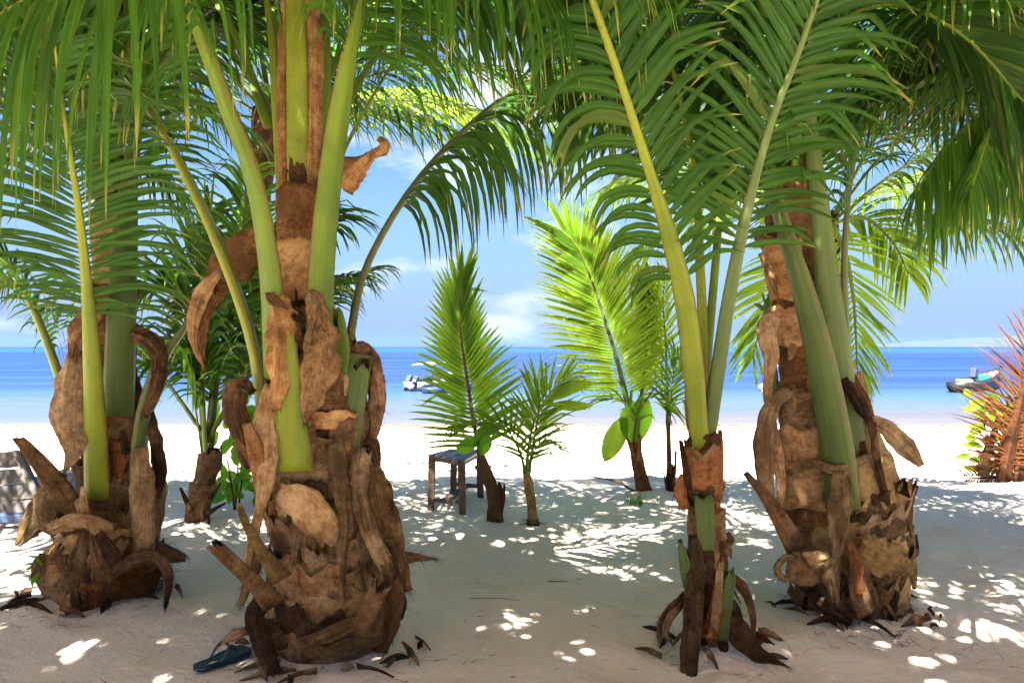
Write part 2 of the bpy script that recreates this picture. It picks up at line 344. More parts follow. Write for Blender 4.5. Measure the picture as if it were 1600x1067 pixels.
# water: one wide sheet; its colour follows the depth of the bed (shallow pale, reef line, deep blue)
WL = -2.0
wb = MB(); wb.v = [(-9000, 28, WL), (9000, 28, WL), (9000, 9000, WL), (-9000, 9000, WL)]; wb.f = [(0, 1, 2, 3)]
m, nt, b = mat_base('sea_water'); geo = N(nt, 'ShaderNodeNewGeometry'); sx = N(nt, 'ShaderNodeSeparateXYZ'); L(nt, geo.outputs['Position'], sx.inputs[0])
wv = math_(nt, 'MULTIPLY', math_(nt, 'SUBTRACT', noise_(nt, mapping(nt, geo.outputs['Position'], (.02, .09, 1)), 1.0, 5), .5), .1)
ly = math_(nt, 'ADD', math_(nt, 'LOGARITHM', sx.outputs[1], 10.0), wv)   # 1.53 shore .. 4.4 horizon
f = math_(nt, 'DIVIDE', math_(nt, 'SUBTRACT', ly, 1.5), 2.9)
cw = ramp(nt, f, [(.0, (0.0592, 0.0508, 0.0503)), (.03, (0.0359, 0.0364, 0.0416)), (.06, (0.0278, 0.0373, 0.0428)), (.09, (0.0146, 0.0310, 0.0453)), (.115, (0.0075, 0.0165, 0.0597)), (.20, (0.0046, 0.0121, 0.0584)), (.38, (0.0038, 0.0103, 0.0518)), (.42, (0.0034, 0.0264, 0.0674)), (.50, (0.0034, 0.0242, 0.0674)), (.56, (0.0031, 0.0088, 0.0441))])
cw = mixrgb(nt, ramp(nt, noise_(nt, mapping(nt, geo.outputs['Position'], (.012, .12, 1)), 1.0, 6, .65), [(.42, (0, 0, 0)), (.68, (.6, .6, .6))]), cw, (.014, .040, .122))
L(nt, cw, b.inputs['Base Color']); b.inputs['Roughness'].default_value = .35; b.inputs['IOR'].default_value = 1.2; b.inputs['Specular IOR Level'].default_value = .25
rip = math_(nt, 'ADD', noise_(nt, mapping(nt, geo.outputs['Position'], (.5, 1.6, 1)), 1.0, 6, .6), math_(nt, 'MULTIPLY', noise_(nt, mapping(nt, geo.outputs['Position'], (.1, .3, 1)), 1.0, 4), 1.5))
bump(nt, b, rip, .8, .25)
sea = wb.build('sea', m, smooth=False); tag(sea, kind='structure', label='calm sea, turquoise in the shallows and deep blue further out')

# far island hills
hb = MB(); D = 5200.0
prof = [(1330, 0), (1360, 2), (1400, 3), (1430, 4), (1460, 7), (1490, 11), (1510, 10), (1530, 11), (1555, 14), (1580, 15), (1610, 14), (1650, 17), (1700, 13), (1760, 9), (1830, 5), (1900, 0)]
rows = 6
for i in range(60):
    x = 1330 + i * (570 / 59); y = 0
    for a, c_ in zip(prof, prof[1:]):
        if a[0] <= x <= c_[0]: y = a[1] + (c_[1] - a[1]) * (x - a[0]) / (c_[0] - a[0])
    y *= 1 + .12 * noise.noise(Vector((x * .06, 0, 0)))
    for j in range(rows):
        t = j / (rows - 1); hgt = y / F * D * math.sin(t * math.pi * .5) ** .8
        hb.v.append(((x - CX) / F * D, D + 900 * t - 500, WL - 1 + (hgt + 3.5) * (t > 0)))
for i in range(59):
    for j in range(rows - 1):
        a = i * rows + j; hb.f.append((a, a + rows, a + rows + 1, a + 1))
hill = hb.build('hills', plain('far_hill', (.008, .016, .012), .9, .3, .003)); tag(hill, kind='structure', label='low hilly island on the horizon')

# ------------------------------------------------------------------ palm pieces
def leaflet_into(mb, idx, base, d0, a0, Ln, W, droop, segs=6, fold=.28, twist=0.0, kink=0.0):
    p = Vector(base); d = Vector(d0).normalized(); a = (a0 - d * a0.dot(d)).normalized()
    b0 = len(mb.v); st = Ln / segs
    for i in range(segs + 1):
        t = i / segs
        w = W * min(1, .35 + t / .16) * max(0.0, (1 - t ** 2.2)) ** .8 * .5
        n = a.cross(d)
        if i == segs: w = W * .02
        mb.v.append(tuple(p - a * w)); mb.v.append(tuple(p + n * (w * fold * 2))); mb.v.append(tuple(p + a * w))
        if i < segs:
            p = p + d * st
            k = droop * st * (.35 + 1.3 * t) + (kink if i == segs // 2 else 0)
            d = (d + Vector((0, 0, -1)) * k).normalized()
            if twist:
                a = (a + a.cross(d) * twist * st).normalized()
            a = (a - d * a.dot(d)).normalized()
    for i in range(segs):
        t0, t1 = i / segs, (i + 1) / segs; q = b0 + i * 3
        mb.f.append((q, q + 1, q + 4, q + 3)); mb.uv.append(((idx + .02, t0), (idx + .5, t0), (idx + .5, t1), (idx + .02, t1)))
        mb.f.append((q + 1, q + 2, q + 5, q + 4)); mb.uv.append(((idx + .5, t0), (idx + .98, t0), (idx + .98, t1), (idx + .5, t1)))

def petiole_mb(c, hint, widths, depth_ratio=.55, groove=.35, nseg=10):
    mb = MB(); tg = tangents(c); n = len(c); ln = 0
    for i, (p, t) in enumerate(zip(c, tg)):
        w = lerp_list(widths, i / (n - 1)) / 2
        nn = (hint - t * hint.dot(t)); nn = nn.normalized() if nn.length > 1e-4 else Vector((1, 0, 0))
        s = t.cross(nn).normalized()
        dr = depth_ratio
        for k in range(nseg):
            a = 2 * math.pi * k / nseg
            x, y = math.cos(a), math.sin(a)
            yy = y * dr
            if y > 0: yy = y * dr * (1 - groove * 2 * (1 - abs(x)))
            mb.v.append(tuple(p + s * (x * w) + nn * (yy * w)))
        if i: ln += (c[i] - c[i - 1]).length
        if i:
            l0 = ln - (c[i] - c[i - 1]).length; b0 = (i - 1) * nseg
            for k in range(nseg):
                k2 = (k + 1) % nseg
                mb.f.append((b0 + k, b0 + k2, b0 + nseg + k2, b0 + nseg + k))
                u0, u1 = k / nseg, (k + 1) / nseg
                mb.uv.append(((u0, l0), (u1, l0), (u1, ln), (u0, ln)))
    e = len(mb.v) - nseg
    mb.f.append(tuple(range(nseg - 1, -1, -1))); mb.uv.append(tuple((.5, 0) for _ in range(nseg)))
    mb.f.append(tuple(e + k for k in range(nseg))); mb.uv.append(tuple((.5, ln) for _ in range(nseg)))
    return mb

COUNT = {}
ID = [0]
def frond(parent, pts, hint=(0, 0, 1), w=(.09, .05, .03, .012), t0=.35, n=55, Ln=.75, W=.035, th=(62, 22), lift=12, droop=1.6, leaf=None, pet=None,
          ind=False, seed=None, prof=(.65, 1, 1, .9, .55), sides=(1, -1), jit=1.0, name='frond', segs=6, kinkp=.25, lift2=None, droopL=None):
    leaf = leaf or LEAF; pet = pet or PET
    rnd = random.Random(seed if seed is not None else hash((round(pts[0][0], 2), round(pts[-1][2], 2), n)) & 0xffff)
    hint = Vector(hint).normalized()
    ns = 30; c = catmull(pts, ns)
    fr = petiole_mb(c, hint, list(w), nseg=8 if w[0] < .05 else 10).build(name, pet, parent)
    tg = tangents(c)
    mb_all = MB(); kk = 0
    for i in range(n):
        for sd_ in sides:
            tt = t0 + (1 - t0) * min(1, max(0, (i + rnd.uniform(-.3, .3) * jit) / (n - 1)))
            x = tt * (ns - 1); j = min(int(x), ns - 2); fr_ = x - j
            p = c[j].lerp(c[j + 1], fr_); T = tg[j].lerp(tg[j + 1], fr_).normalized()
            nn = (hint - T * hint.dot(T)); nn = nn.normalized() if nn.length > 1e-4 else Vector((1, 0, 0))
            s = T.cross(nn).normalized() * sd_
            u = (tt - t0) / (1 - t0)
            ang = R(th[0] + (th[1] - th[0]) * u ** .9 + rnd.gauss(0, 4.5) * jit)
            lf = R(lift + rnd.gauss(0, 5) * jit + ((lift2 - lift) * u if lift2 is not None else 0))
            d = T * math.cos(ang) + (s * math.cos(lf) + nn * math.sin(lf)) * math.sin(ang)
            a0 = T - d * T.dot(d)
            wr = lerp_list(list(w), tt) * .35
            l_ = Ln * lerp_list(list(prof), u) * rnd.uniform(.84, 1.1)
            if rnd.random() < .05 * jit: l_ *= rnd.uniform(.35, .7)
            ww = W * (.75 + .25 * math.sin(u * math.pi)) * rnd.uniform(.85, 1.1)
            ID[0] += 1
            args = dict(base=p + s * wr, d0=d, a0=a0, Ln=l_, W=ww, droop=(droopL if (droopL is not None and sd_ > 0) else droop) * rnd.uniform(.7, 1.35) / max(.3, l_), segs=segs,
                        twist=rnd.uniform(-1.0, 1.0) * jit, kink=(rnd.uniform(.3, 1.0) if rnd.random() < kinkp * jit else 0))
            cnt = COUNT.get(parent.name, 0)
            if ind and cnt < 298:
                one = MB(); leaflet_into(one, ID[0] % 997, **args); one.build('leaflet', leaf, fr); COUNT[parent.name] = cnt + 1
            else:
                leaflet_into(mb_all, ID[0] % 997, **args)
    if mb_all.f: mb_all.build('leaflets', leaf, fr, kind='stuff')
    return fr

def arch(p0, az, el, length, sag, n=9):
    p = Vector(p0); d = Vector((math.cos(R(az)) * math.cos(R(el)), math.sin(R(az)) * math.cos(R(el)), math.sin(R(el))))
    out = [p.copy()]
    for i in range(n - 1):
        p = p + d * (length / (n - 1)); out.append(p.copy())
        d = (d + Vector((0, 0, -1)) * sag * (length / (n - 1)) * (.4 + i / (n - 1))).normalized()
    return out

def strip(parent, name, pts, widths, mat, cup=.25, twist=0, ragged=.16, solid=.003, nc=12, nl=22, seed=1, wav=.01, flat_end=False, shift=0.0):
    """a dry sheath, bract or torn leaf base: a cupped, crinkled sheet running along a path"""
    rnd = random.Random(seed * 77 + int(abs(pts[0][0]) * 50) + nl)
    c = catmull(pts, nl); tg = tangents(c); mb = MB(); ln = 0; so = rnd.uniform(0, 50)
    view = Vector((0, -1, 0))
    for i in range(nl):
        t = i / (nl - 1); T = tg[i]
        a = T.cross(view)
        a = a.normalized() if a.length > .05 else Vector((1, 0, 0))
        tw = R(lerp_list(twist, t)); nrm = a.cross(T).normalized()
        if nrm.dot(view) < 0: nrm = -nrm
        a2 = a * math.cos(tw) + nrm * math.sin(tw); n2 = nrm * math.cos(tw) - a * math.sin(tw)
        w = lerp_list(widths, t)
        if i: ln += (c[i] - c[i - 1]).length
        for k in range(nc + 1):
            u = k / nc * 2 - 1
            e1 = so + (3 if u > 0 else 0)
            ew = 1 + ragged * (noise.noise(Vector((e1, ln * 14, so))) * 1.8 + 1.4 * abs(noise.noise(Vector((e1, ln * 60, 5))))) * abs(u) ** 2
            cp = lerp_list(cup, t) * .62
            ox = u * w * .5 * (1 - .18 * cp)
            fold_ = abs(u + .25 * math.sin(so))
            oz = -(fold_ ** 1.3) * w * .42 * cp
            cr_ = min(w * .16, wav * 1.2) * (1.1 * noise.noise(Vector((u * 2.6 + so, ln * 5, 3))) + .8 * noise.noise(Vector((u * 6 + so, ln * 9, 9))) + .7 * abs(((u * 2.2 + so + .5 * math.sin(ln * 4 + so)) % 1.0) - .5) * 2)
            q = c[i] + a2 * (ox * ew) + n2 * (oz + cr_)
            if i in (0, nl - 1):
                q = q + T * (ragged * .28 * w * noise.noise(Vector((u * 6 + so, 7, i))) * (0 if flat_end else 1) * 2)
            mb.v.append(tuple(q))
    m = nc + 1
    sl = [0]
    for i in range(1, nl): sl.append(sl[-1] + (c[i] - c[i - 1]).length)
    for i in range(nl - 1):
        for k in range(nc):
            q = i * m + k
            mb.f.append((q, q + 1, q + m + 1, q + m))
            w0 = lerp_list(widths, i / (nl - 1))
            u0, u1 = (k / nc - .5) * w0 + so, ((k + 1) / nc - .5) * w0 + so
            mb.uv.append(((u0, sl[i]), (u1, sl[i]), (u1, sl[i + 1]), (u0, sl[i + 1])))
    o = mb.build(name, mat, parent, solid=solid)
    if name == 'dry_sheath':
        fb = MB(); V = [Vector(v) for v in mb.v]
        for _ in range(46):
            if rnd.random() < .45: i = nl - 1 - (rnd.random() < .3) * 1; k = rnd.randrange(m); d = tg[i].copy()
            else:
                i = rnd.randrange(2, nl - 1); k = rnd.choice((0, m - 1)); d = (V[i * m + k] - V[i * m + m // 2]).normalized() * .6 + tg[i] * rnd.uniform(.2, 1.4)
            d = (d + Vector((rnd.uniform(-.4, .4), rnd.uniform(-.4, .2), rnd.uniform(-.5, .2)))).normalized()
            hair(fb, V[i * m + k], d, rnd.uniform(.015, .055), rnd.uniform(.0006, .0013), rnd, seg=3, g=.5)
        fb.build('frayed_fibres', mat, o, kind='stuff')
    return o

def pstrip(parent, name, pix, d, wpx, mat, **kw):
    """same, its path read from the photograph at a distance d (one per point, or a single one)"""
    n = len(pix); ds = d if isinstance(d, (list, tuple)) else [d] * n
    pts = [P(x, y, dd) for (x, y), dd in zip(pix, ds)]
    m = sum(ds) / n
    ws = [w * m / F for w in wpx] if isinstance(wpx, (list, tuple)) else wpx * m / F
    return strip(parent, name, pts, ws, mat, **kw)

class Trunk:
    def __init__(s, rows, d):       # rows: (py, x_left, x_right) as seen, at distance d; round in plan
        s.d = d; s.rows = []
        for (py, xl, xr) in rows:
            z = CAMZ + (HZ - py) / F * d; s.rows.append((z, ((xl + xr) / 2 - CX) / F * d, (xr - xl) / 2 / F * d))
        s.rows.sort()
    def at(s, z):
        r = s.rows
        if z <= r[0][0]: return r[0][1], r[0][2]
        for a, b in zip(r, r[1:]):
            if a[0] <= z <= b[0]:
                t = (z - a[0]) / (b[0] - a[0]); t = t * t * (3 - 2 * t) * .6 + t * .4
                return a[1] + (b[1] - a[1]) * t, a[2] + (b[2] - a[2]) * t
        return r[-1][1], r[-1][2]
    def pt(s, ang, z, off=0):       # ang 0 = facing the camera, + to the right
        cx, r = s.at(z); a = R(ang)
        return Vector((cx + math.sin(a) * (r + off), s.d - math.cos(a) * (r + off) * .9, z))
    def core(s, parent, mat, nz_=60, na=40, amp=.02, rings=0.0, name='trunk'):
        z0, z1 = s.rows[0][0], s.rows[-1][0]; mb = MB(); so = s.rows[0][1] * 9
        for i in range(nz_ + 1):
            z = z0 + (z1 - z0) * i / nz_
            for k in range(na):
                a = 360 * k / na; v = Vector((math.sin(R(a)) * 2 + so, math.cos(R(a)) * 2, z * 7))
                o = amp * (noise.noise(v) + .5 * noise.noise(v * 2.7)) + amp * 1.6 * noise.noise(Vector((v.x * .8, v.y * .8, z * 3))) * max(0, 1 - (z - z0) / .9) + rings * (((z * 11 + .35 * noise.noise(v * .4)) % 1.0) - .5)
                mb.v.append(tuple(s.pt(a, z, o)))
        for i in range(nz_):
            for k in range(na):
                k2 = (k + 1) % na; q = i * na
                mb.f.append((q + k, q + k2, q + na + k2, q + na + k))
                za, zb = i / nz_ * (z1 - z0), (i + 1) / nz_ * (z1 - z0)
                mb.uv.append(((za, k * .03), (za, k * .03 + .03), (zb, k * .03 + .03), (zb, k * .03)))
        mb.f.append(tuple(nz_ * na + k for k in range(na))); mb.uv.append(tuple((0, 0) for _ in range(na)))
        return mb.build(name, mat, parent)
    def wrap(s, parent, name, a0, a1, z0, z1, off, mat, slant=0.0, flare=.03, ragged=.04, seed=0, solid=.005, point=0.0, nl=26, nc=10, horiz=True):
        """a leaf base or fibre sheet clasping the trunk, from angle a0 to a1, its upper edge standing off"""
        mb = MB(); so = seed * 3.7 + 1
        for i in range(nl + 1):
            u = i / nl; ang = a0 + (a1 - a0) * u
            zt = z1 + slant * (u - .5) + ragged * (noise.noise(Vector((u * 6, so, 0))) + .6 * noise.noise(Vector((u * 19, so, 4)))) - point * (abs(u - .5) * 2) ** 1.6
            zb = z0 + slant * (u - .5) * .8 + ragged * .8 * noise.noise(Vector((u * 4, so, 8)))
            for k in range(nc + 1):
                v = k / nc; z = zb + (zt - zb) * v
                o = off + flare * v ** 2 + .008 * math.sin(v * 3.1) + .009 * noise.noise(Vector((u * 5 + so, v * 3, 2))) + .005 * noise.noise(Vector((u * 22 + so, v * 5, 5)))
                e = min(u, 1 - u) * 8
                if e < 1: o -= (1 - e) * off * .9
                mb.v.append(tuple(s.pt(ang, z, o)))
        m = nc + 1
        for i in range(nl):
            for k in range(nc):
                q = i * m + k; mb.f.append((q, q + m, q + m + 1, q + 1))
                u0, u1 = i / nl * .6 + so, (i + 1) / nl * .6 + so; v0, v1 = k / nc * (z1 - z0), (k + 1) / nc * (z1 - z0)
                if horiz: mb.uv.append(((v0, u0), (v0, u1), (v1, u1), (v1, u0)))
                else: mb.uv.append(((u0, v0), (u1, v0), (u1, v1), (u0, v1)))
        return mb.build(name, mat, parent, solid=solid)
    def scraps(s, parent, n, zr, ar, mats, seed=0, ln=.16, w=.045):
        rnd = random.Random(seed)
        for i in range(n):
            z = rnd.uniform(*zr); a = rnd.uniform(*ar); l_ = ln * rnd.uniform(.5, 1.5); dn = -1 if rnd.random() < .7 else .8; da = rnd.uniform(-14, 14); of = rnd.uniform(.02, .045)
            p0 = s.pt(a, z, of * .5); p1 = s.pt(a + da * .5, max(.03, z + dn * l_ * .5), of + .02); p2 = s.pt(a + da, max(.01, z + dn * l_), of + rnd.uniform(.0, .05))
            ww = w * rnd.uniform(.5, 1.5)
            strip(parent, 'sheath_scrap', [p0, p1, p2], [ww * .8, ww, ww * rnd.uniform(.1, .5)], rnd.choice(mats), cup=rnd.uniform(.3, 1.2), twist=[rnd.uniform(-20, 20) + a * .7, rnd.uniform(-50, 50) + a * .7], ragged=.35, nl=12, nc=6, seed=seed + i, wav=.008)
    def skirt(s, parent, n, mats, seed=0, rr_=(.02, .22)):
        rnd = random.Random(seed); z0 = s.rows[0][0] + .02
        for i in range(n):
            a = rnd.uniform(-120, 120); p = s.pt(a, max(.03, z0 + .06), rnd.uniform(*rr_)); q = s.pt(a + rnd.uniform(-25, 25), max(.03, z0 + .06), rnd.uniform(*rr_) + .08)
            p.z = gz(p.x, p.y) + rnd.uniform(.005, .05); q.z = gz(q.x, q.y) + .006; m_ = (p + q) / 2; m_.z += .012
            strip(parent, 'sheath_scrap', [p, m_, q], [rnd.uniform(.01, .03), rnd.uniform(.02, .05), .006], rnd.choice(mats), cup=rnd.uniform(.4, 1.2), twist=rnd.uniform(-30, 30), ragged=.4, nl=10, nc=5, seed=seed + i, wav=.008)
    def hairs(s, parent, mat, n, zr, ar=(-110, 110), ln=.08, name='fibre_hairs', seed=2, rad=.0012, off=.02):
        rnd = random.Random(seed); mb = MB()
        for _ in range(n):
            z = rnd.uniform(*zr); a = rnd.uniform(*ar); p = s.pt(a, z, off)
            out = Vector((math.sin(R(a)), -math.cos(R(a)), 0)); side = Vector((math.cos(R(a)), math.sin(R(a)), 0))
            d = (out * rnd.uniform(.1, .8) + side * rnd.uniform(-1.2, 1.2) + Vector((0, 0, rnd.uniform(-.9, .5)))).normalized(); l_ = ln * rnd.uniform(.4, 1.4)
            hair(mb, p, d, l_, rad, rnd)
        return mb.build(name, mat, parent, kind='stuff')
def hair(mb, p, d, l_, rad, rnd, seg=4, g=.5):
    b0 = len(mb.v); q = p.copy(); d = d.copy()
    up = Vector((rnd.uniform(-1, 1), rnd.uniform(-1, 1), rnd.uniform(-1, 1))).normalized()
    for i in range(seg + 1):
        r = rad * (1 - i / seg * .7); a = d.cross(up); a = a.normalized() if a.length > .01 else Vector((1, 0, 0)); c_ = d.cross(a)
        for k in range(3):
            an = k * 2.094; mb.v.append(tuple(q + a * (math.cos(an) * r) + c_ * (math.sin(an) * r)))
        q = q + d * (l_ / seg); d = (d + Vector((rnd.uniform(-.3, .3), rnd.uniform(-.3, .3), rnd.uniform(-.3, .3) - g * .3))).normalized()
    for i in range(seg):
        for k in range(3):
            k2 = (k + 1) % 3; q0 = b0 + i * 3
            mb.f.append((q0 + k, q0 + k2, q0 + 3 + k2, q0 + 3 + k)); mb.uv.append(((0, 0), (.01, 0), (.01, .1), (0, .1)))
def px(pix, d):
    ds = d if isinstance(d, (list, tuple)) else [d] * len(pix)
    return [P(x, y, dd) for (x, y), dd in zip(pix, ds)]
def stub(parent, pix, d, wpx, mat, hint=(0, -1, .3), name='leaf_base', dr=.5, groove=.3):
    c = catmull(px(pix, d), 14); m = (d if not isinstance(d, (list, tuple)) else sum(d) / len(d)) / F
    ws = [w * m for w in (wpx if isinstance(wpx, (list, tuple)) else [wpx])]
    mb = petiole_mb(c, Vector(hint).normalized(), ws, dr, groove, 16); T = (c[-1] - c[-2]).normalized(); rn = random.Random(int(pix[0][0] * 13 + pix[-1][1]))
    if name != 'stem':
        for back, amt in ((1, .55), (2, .25)):
            for k in range(16):
                q = len(mb.v) - 16 * back + k; mb.v[q] = tuple(Vector(mb.v[q]) + T * (ws[-1] + .012) * amt * rn.uniform(-.9, .9) + Vector((rn.uniform(-1, 1), rn.uniform(-1, 1), 0)) * .002)
    return mb.build(name, mat, parent)

# ------------------------------------------------------------------ 1. the stout palm left of centre
M = empty('coconut_palm', G(520, 1005), 'stout young coconut palm with torn brown sheaths, the flip-flop at its foot', 'palm tree')
MD = 3.8
sh = lambda rows, k: [(y, (l + r_) / 2 - (r_ - l) / 2 * k, (l + r_) / 2 + (r_ - l) / 2 * k) for y, l, r_ in rows]
TM = Trunk(sh([(1035, 425, 600), (1010, 424, 600), (960, 418, 624), (910, 426, 626), (870, 434, 612), (820, 430, 592), (760, 430, 580), (700, 430, 574), (640, 428, 578), (560, 432, 556), (490, 438, 528), (400, 438, 508), (330, 440, 502), (200, 440, 500), (60, 442, 500), (-60, 446, 496), (-170, 455, 480)], .92), MD)
TM.core(M, FIB_D, amp=.03)
W_ = lambda *a, **k: TM.wrap(M, 'leaf_sheath', *a, **k)
W_(-95, 60, .02, .34, .012, FIB, slant=-.10, flare=.035, seed=1, ragged=.04, horiz=False)
W_(-30, 120, .06, .42, .02, SHE_G, slant=.10, flare=.03, seed=2, ragged=.05, horiz=False)
W_(-100, 35, .26, .50, .03, SHE, slant=.07, flare=.012, seed=3, ragged=.035)
W_(-80, 50, .44, .585, .012, SHE_Y, slant=-.02, flare=.02, seed=4, ragged=.035)
W_(-85, 30, .54, .66, .016, FIB_O, slant=.03, flare=.02, seed=5, ragged=.04)
W_(-85, 55, .60, .745, .02, SHE_Y, slant=-.03, flare=.02, seed=6, ragged=.045)
W_(10, 120, .38, .80, .02, FIB, slant=.12, flare=.04, seed=7, ragged=.05)
W_(-100, 20, .70, .92, .018, FIB, slant=-.14, flare=.035, seed=8, ragged=.03)
W_(-60, 75, .80, 1.01, .012, FIB_D, slant=.05, flare=.03, seed=9, ragged=.03)
W_(-75, 60, .92, 1.08, .03, FIB, slant=-.05, flare=.025, seed=10, ragged=.03)
W_(20, 115, .85, 1.20, .03, FIB_D, slant=.1, flare=.03, seed=11, ragged=.03)
W_(-100, -5, 1.0, 1.30, .01, FIB, slant=.05, flare=.02, seed=12)
W_(-65, 60, 1.12, 1.21, .045, FIB_O, slant=-.05, flare=.02, seed=13, ragged=.02)
W_(-10, 95, 1.16, 1.40, .02, FIB, slant=.12, flare=.03, seed=14, ragged=.03)
W_(0, 100, 1.34, 1.54, .016, FIB_D, slant=-.06, flare=.03, seed=15)
W_(-20, 85, 1.5, 1.66, .012, FIB, slant=-.05, flare=.02, seed=16)
W_(-75, 70, 1.72, 2.02, .012, FIB_O, slant=.03, flare=.012, seed=17, ragged=.03)
W_(-80, 75, 1.95, 2.28, .016, FIB_O, slant=.04, flare=.018, seed=18, ragged=.025)
W_(-95, -35, 2.2, 3.1, .012, FIB_O, slant=.0, flare=.01, seed=19, horiz=False)
W_(30, 95, 2.2, 3.1, .012, FIB_O, slant=.0, flare=.01, seed=20, horiz=False)
W_(-80, 80, 2.9, 3.4, .01, FIB_O, slant=.0, flare=.02, seed=21, horiz=False)
TM.hairs(M, FIB_O, 500, (1.7, 2.5), ln=.05, rad=.0008)
TM.hairs(M, FIB, 500, (.05, 1.2), ln=.07, seed=4, rad=.0008, off=.03)
# petioles and fronds
frond(M, px([(432, 590), (424, 440), (398, 285), (352, 160), (300, 20), (250, -60), (165, -105), (50, -100), (-90, -40), (-200, 60)], [3.62, 3.55, 3.52, 3.5, 3.45, 3.4, 3.38, 3.35, 3.3, 3.3]),
      hint=(.4, .5, 1), w=(.15, .14, .125, .10, .05, .03, .015), t0=.44, n=60, Ln=1.05, W=.038, th=(70, 34), lift=-20, droop=5, pet=PET, ind=True)
frond(M, px([(412, 640), (395, 530), (350, 400), (290, 270), (215, 140), (120, 40), (-30, -30), (-230, -40)], [3.68, 3.68, 3.72, 3.8, 3.9, 4.0, 4.1, 4.2]),
      hint=(.5, .2, 1), w=(.13, .115, .10, .085, .05, .025, .012), t0=.42, n=56, Ln=.85, W=.034, th=(65, 28), lift=0, droop=2.2, pet=PET_Y, ind=True)
frond(M, px([(500, 600), (502, 430), (522, 230), (560, 20), (600, -60), (690, -110), (810, -110), (950, -50)], [3.62, 3.6, 3.56, 3.5, 3.45, 3.4, 3.35, 3.3]),
      hint=(-.6, .4, 1), w=(.155, .15, .14, .12, .065, .04, .025, .012), t0=.50, n=60, Ln=1.0, W=.036, th=(68, 34), lift=-16, droop=3.6, pet=PET, ind=True)
frond(M, px([(540, 640), (548, 510), (578, 400), (665, 265), (790, 150), (930, 75), (1080, 50), (1230, 70)], [3.9, 3.92, 4.0, 4.15, 4.3, 4.4, 4.5, 4.6]),
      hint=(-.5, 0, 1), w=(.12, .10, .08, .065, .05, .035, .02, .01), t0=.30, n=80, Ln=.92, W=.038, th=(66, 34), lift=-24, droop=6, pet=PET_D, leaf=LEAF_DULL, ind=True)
frond(M, px([(466, 345), (464, 120), (462, -20), (470, -200), (500, -400), (600, -600)], [3.78, 3.70, 3.72, 3.72, 3.6, 3.3]), hint=(0, 1, .2), w=(.12, .11, .10, .06, .03, .015), t0=.5, n=40, Ln=.9, pet=PET_Y)
frond(M, px([(498, 300), (500, 120), (505, -60), (560, -260), (700, -420), (900, -480)], [3.9, 3.9, 3.95, 4.1, 4.4, 4.7]), hint=(-.2, .5, 1), w=(.12, .11, .09, .06, .03, .015), t0=.42, n=50, Ln=.9, pet=PET)
frond(M, px([(440, 330), (432, 180), (420, 20), (380, -160), (260, -300), (60, -370)], [3.95, 3.98, 4.0, 4.2, 4.5, 4.8]), hint=(.2, .5, 1), w=(.06, .055, .05, .05, .03, .015), t0=.42, n=50, Ln=.9, pet=PET_Y)
frond(M, px([(484, 380), (530, 250), (600, 120), (680, 10), (800, -70), (930, -90), (1060, -50)], [3.9, 4.15, 4.4, 4.65, 4.9, 5.1, 5.3]), hint=(-.5, 0, 1), w=(.06, .05, .04, .035, .03, .02, .01), t0=.35, n=54, Ln=.8, droop=2.3, pet=PET)
frond(M, px([(455, 250), (380, 90), (330, -30), (250, -90), (120, -90), (-20, -30)], [4.0, 4.4, 4.7, 5.0, 5.2, 5.4]), hint=(.5, 0, 1), w=(.07, .06, .05, .035, .025, .01), t0=.35, n=54, Ln=.8, droop=2.3, pet=PET_D, leaf=LEAF_DULL)
top = Vector((-1.05, 3.85, 3.25))
for k, (az, el, ln_, sg) in enumerate([(205, 50, 3.4, .5), (268, 62, 3.8, .5), (75, 58, 3.2, .5), (105, 58, 3.2, .5), (48, 50, 3.2, .5), (150, 55, 3.3, .5), (285, 30, 3.0, .4), (315, 32, 3.2, .42), (222, 32, 3.2, .42)]):
    frond(M, arch(top + Vector((math.cos(R(az)) * .07, math.sin(R(az)) * .07, 0)), az, el, ln_, sg), w=(.08, .05, .035, .02, .01), t0=.22, n=52, Ln=.85, W=.036, th=(66, 28), lift=-6, droop=2.0, seed=k + 40)
TM.scraps(M, 46, (.06, 1.5), (-85, 85), [SHE, SHE_G, FIB, FIB_O, FIB_D, SHE_G], seed=5, w=.038, ln=.19)
for i in range(9):
    a0_ = -95 + (i * 47) % 110; W_(a0_, a0_ + 60 + (i * 13) % 40, .05 + .095 * i, .20 + .10 * i, .034, [SHE_G, FIB_D, SHE, FIB][i % 4], slant=.10 * (-1) ** i, flare=.045, seed=200 + i, ragged=.07)
for q in range(1): pass
for k, (pp, dd) in enumerate([([(486, 300), (560, 130), (650, 10), (750, -60), (870, -70), (1000, 0)], 4.6), ([(470, 200), (560, 40), (660, -60), (790, -90), (900, -40), (980, 60)], 5.2), ([(420, 200), (360, 40), (280, -50), (170, -80), (50, -30), (-60, 80)], 4.5), ([(440, 150), (420, 10), (350, -70), (230, -90), (110, -30), (20, 90)], 5.4)]):
    frond(M, px(pp, [4.0 + (dd - 4.0) * min(1, i / 2) + .1 * i for i in range(6)]), hint=(0, -.2, 1), w=(.06, .05, .04, .03, .02, .01), t0=.3, n=60, Ln=.9, W=.036, th=(66, 34), lift=-18, droop=4, leaf=LEAF_DULL if k % 2 else LEAF)
frond(M, px([(440, -60), (370, -130), (270, -110), (150, -50), (20, 10), (-110, 110)], [3.75, 3.3, 3.0, 2.8, 2.7, 2.6]), hint=(0, -.1, 1), w=(.08, .06, .04, .03, .02, .01), t0=.30, n=26, Ln=1.0, W=.032, th=(70, 36), lift=-35, droop=6, ind=True, seed=3)
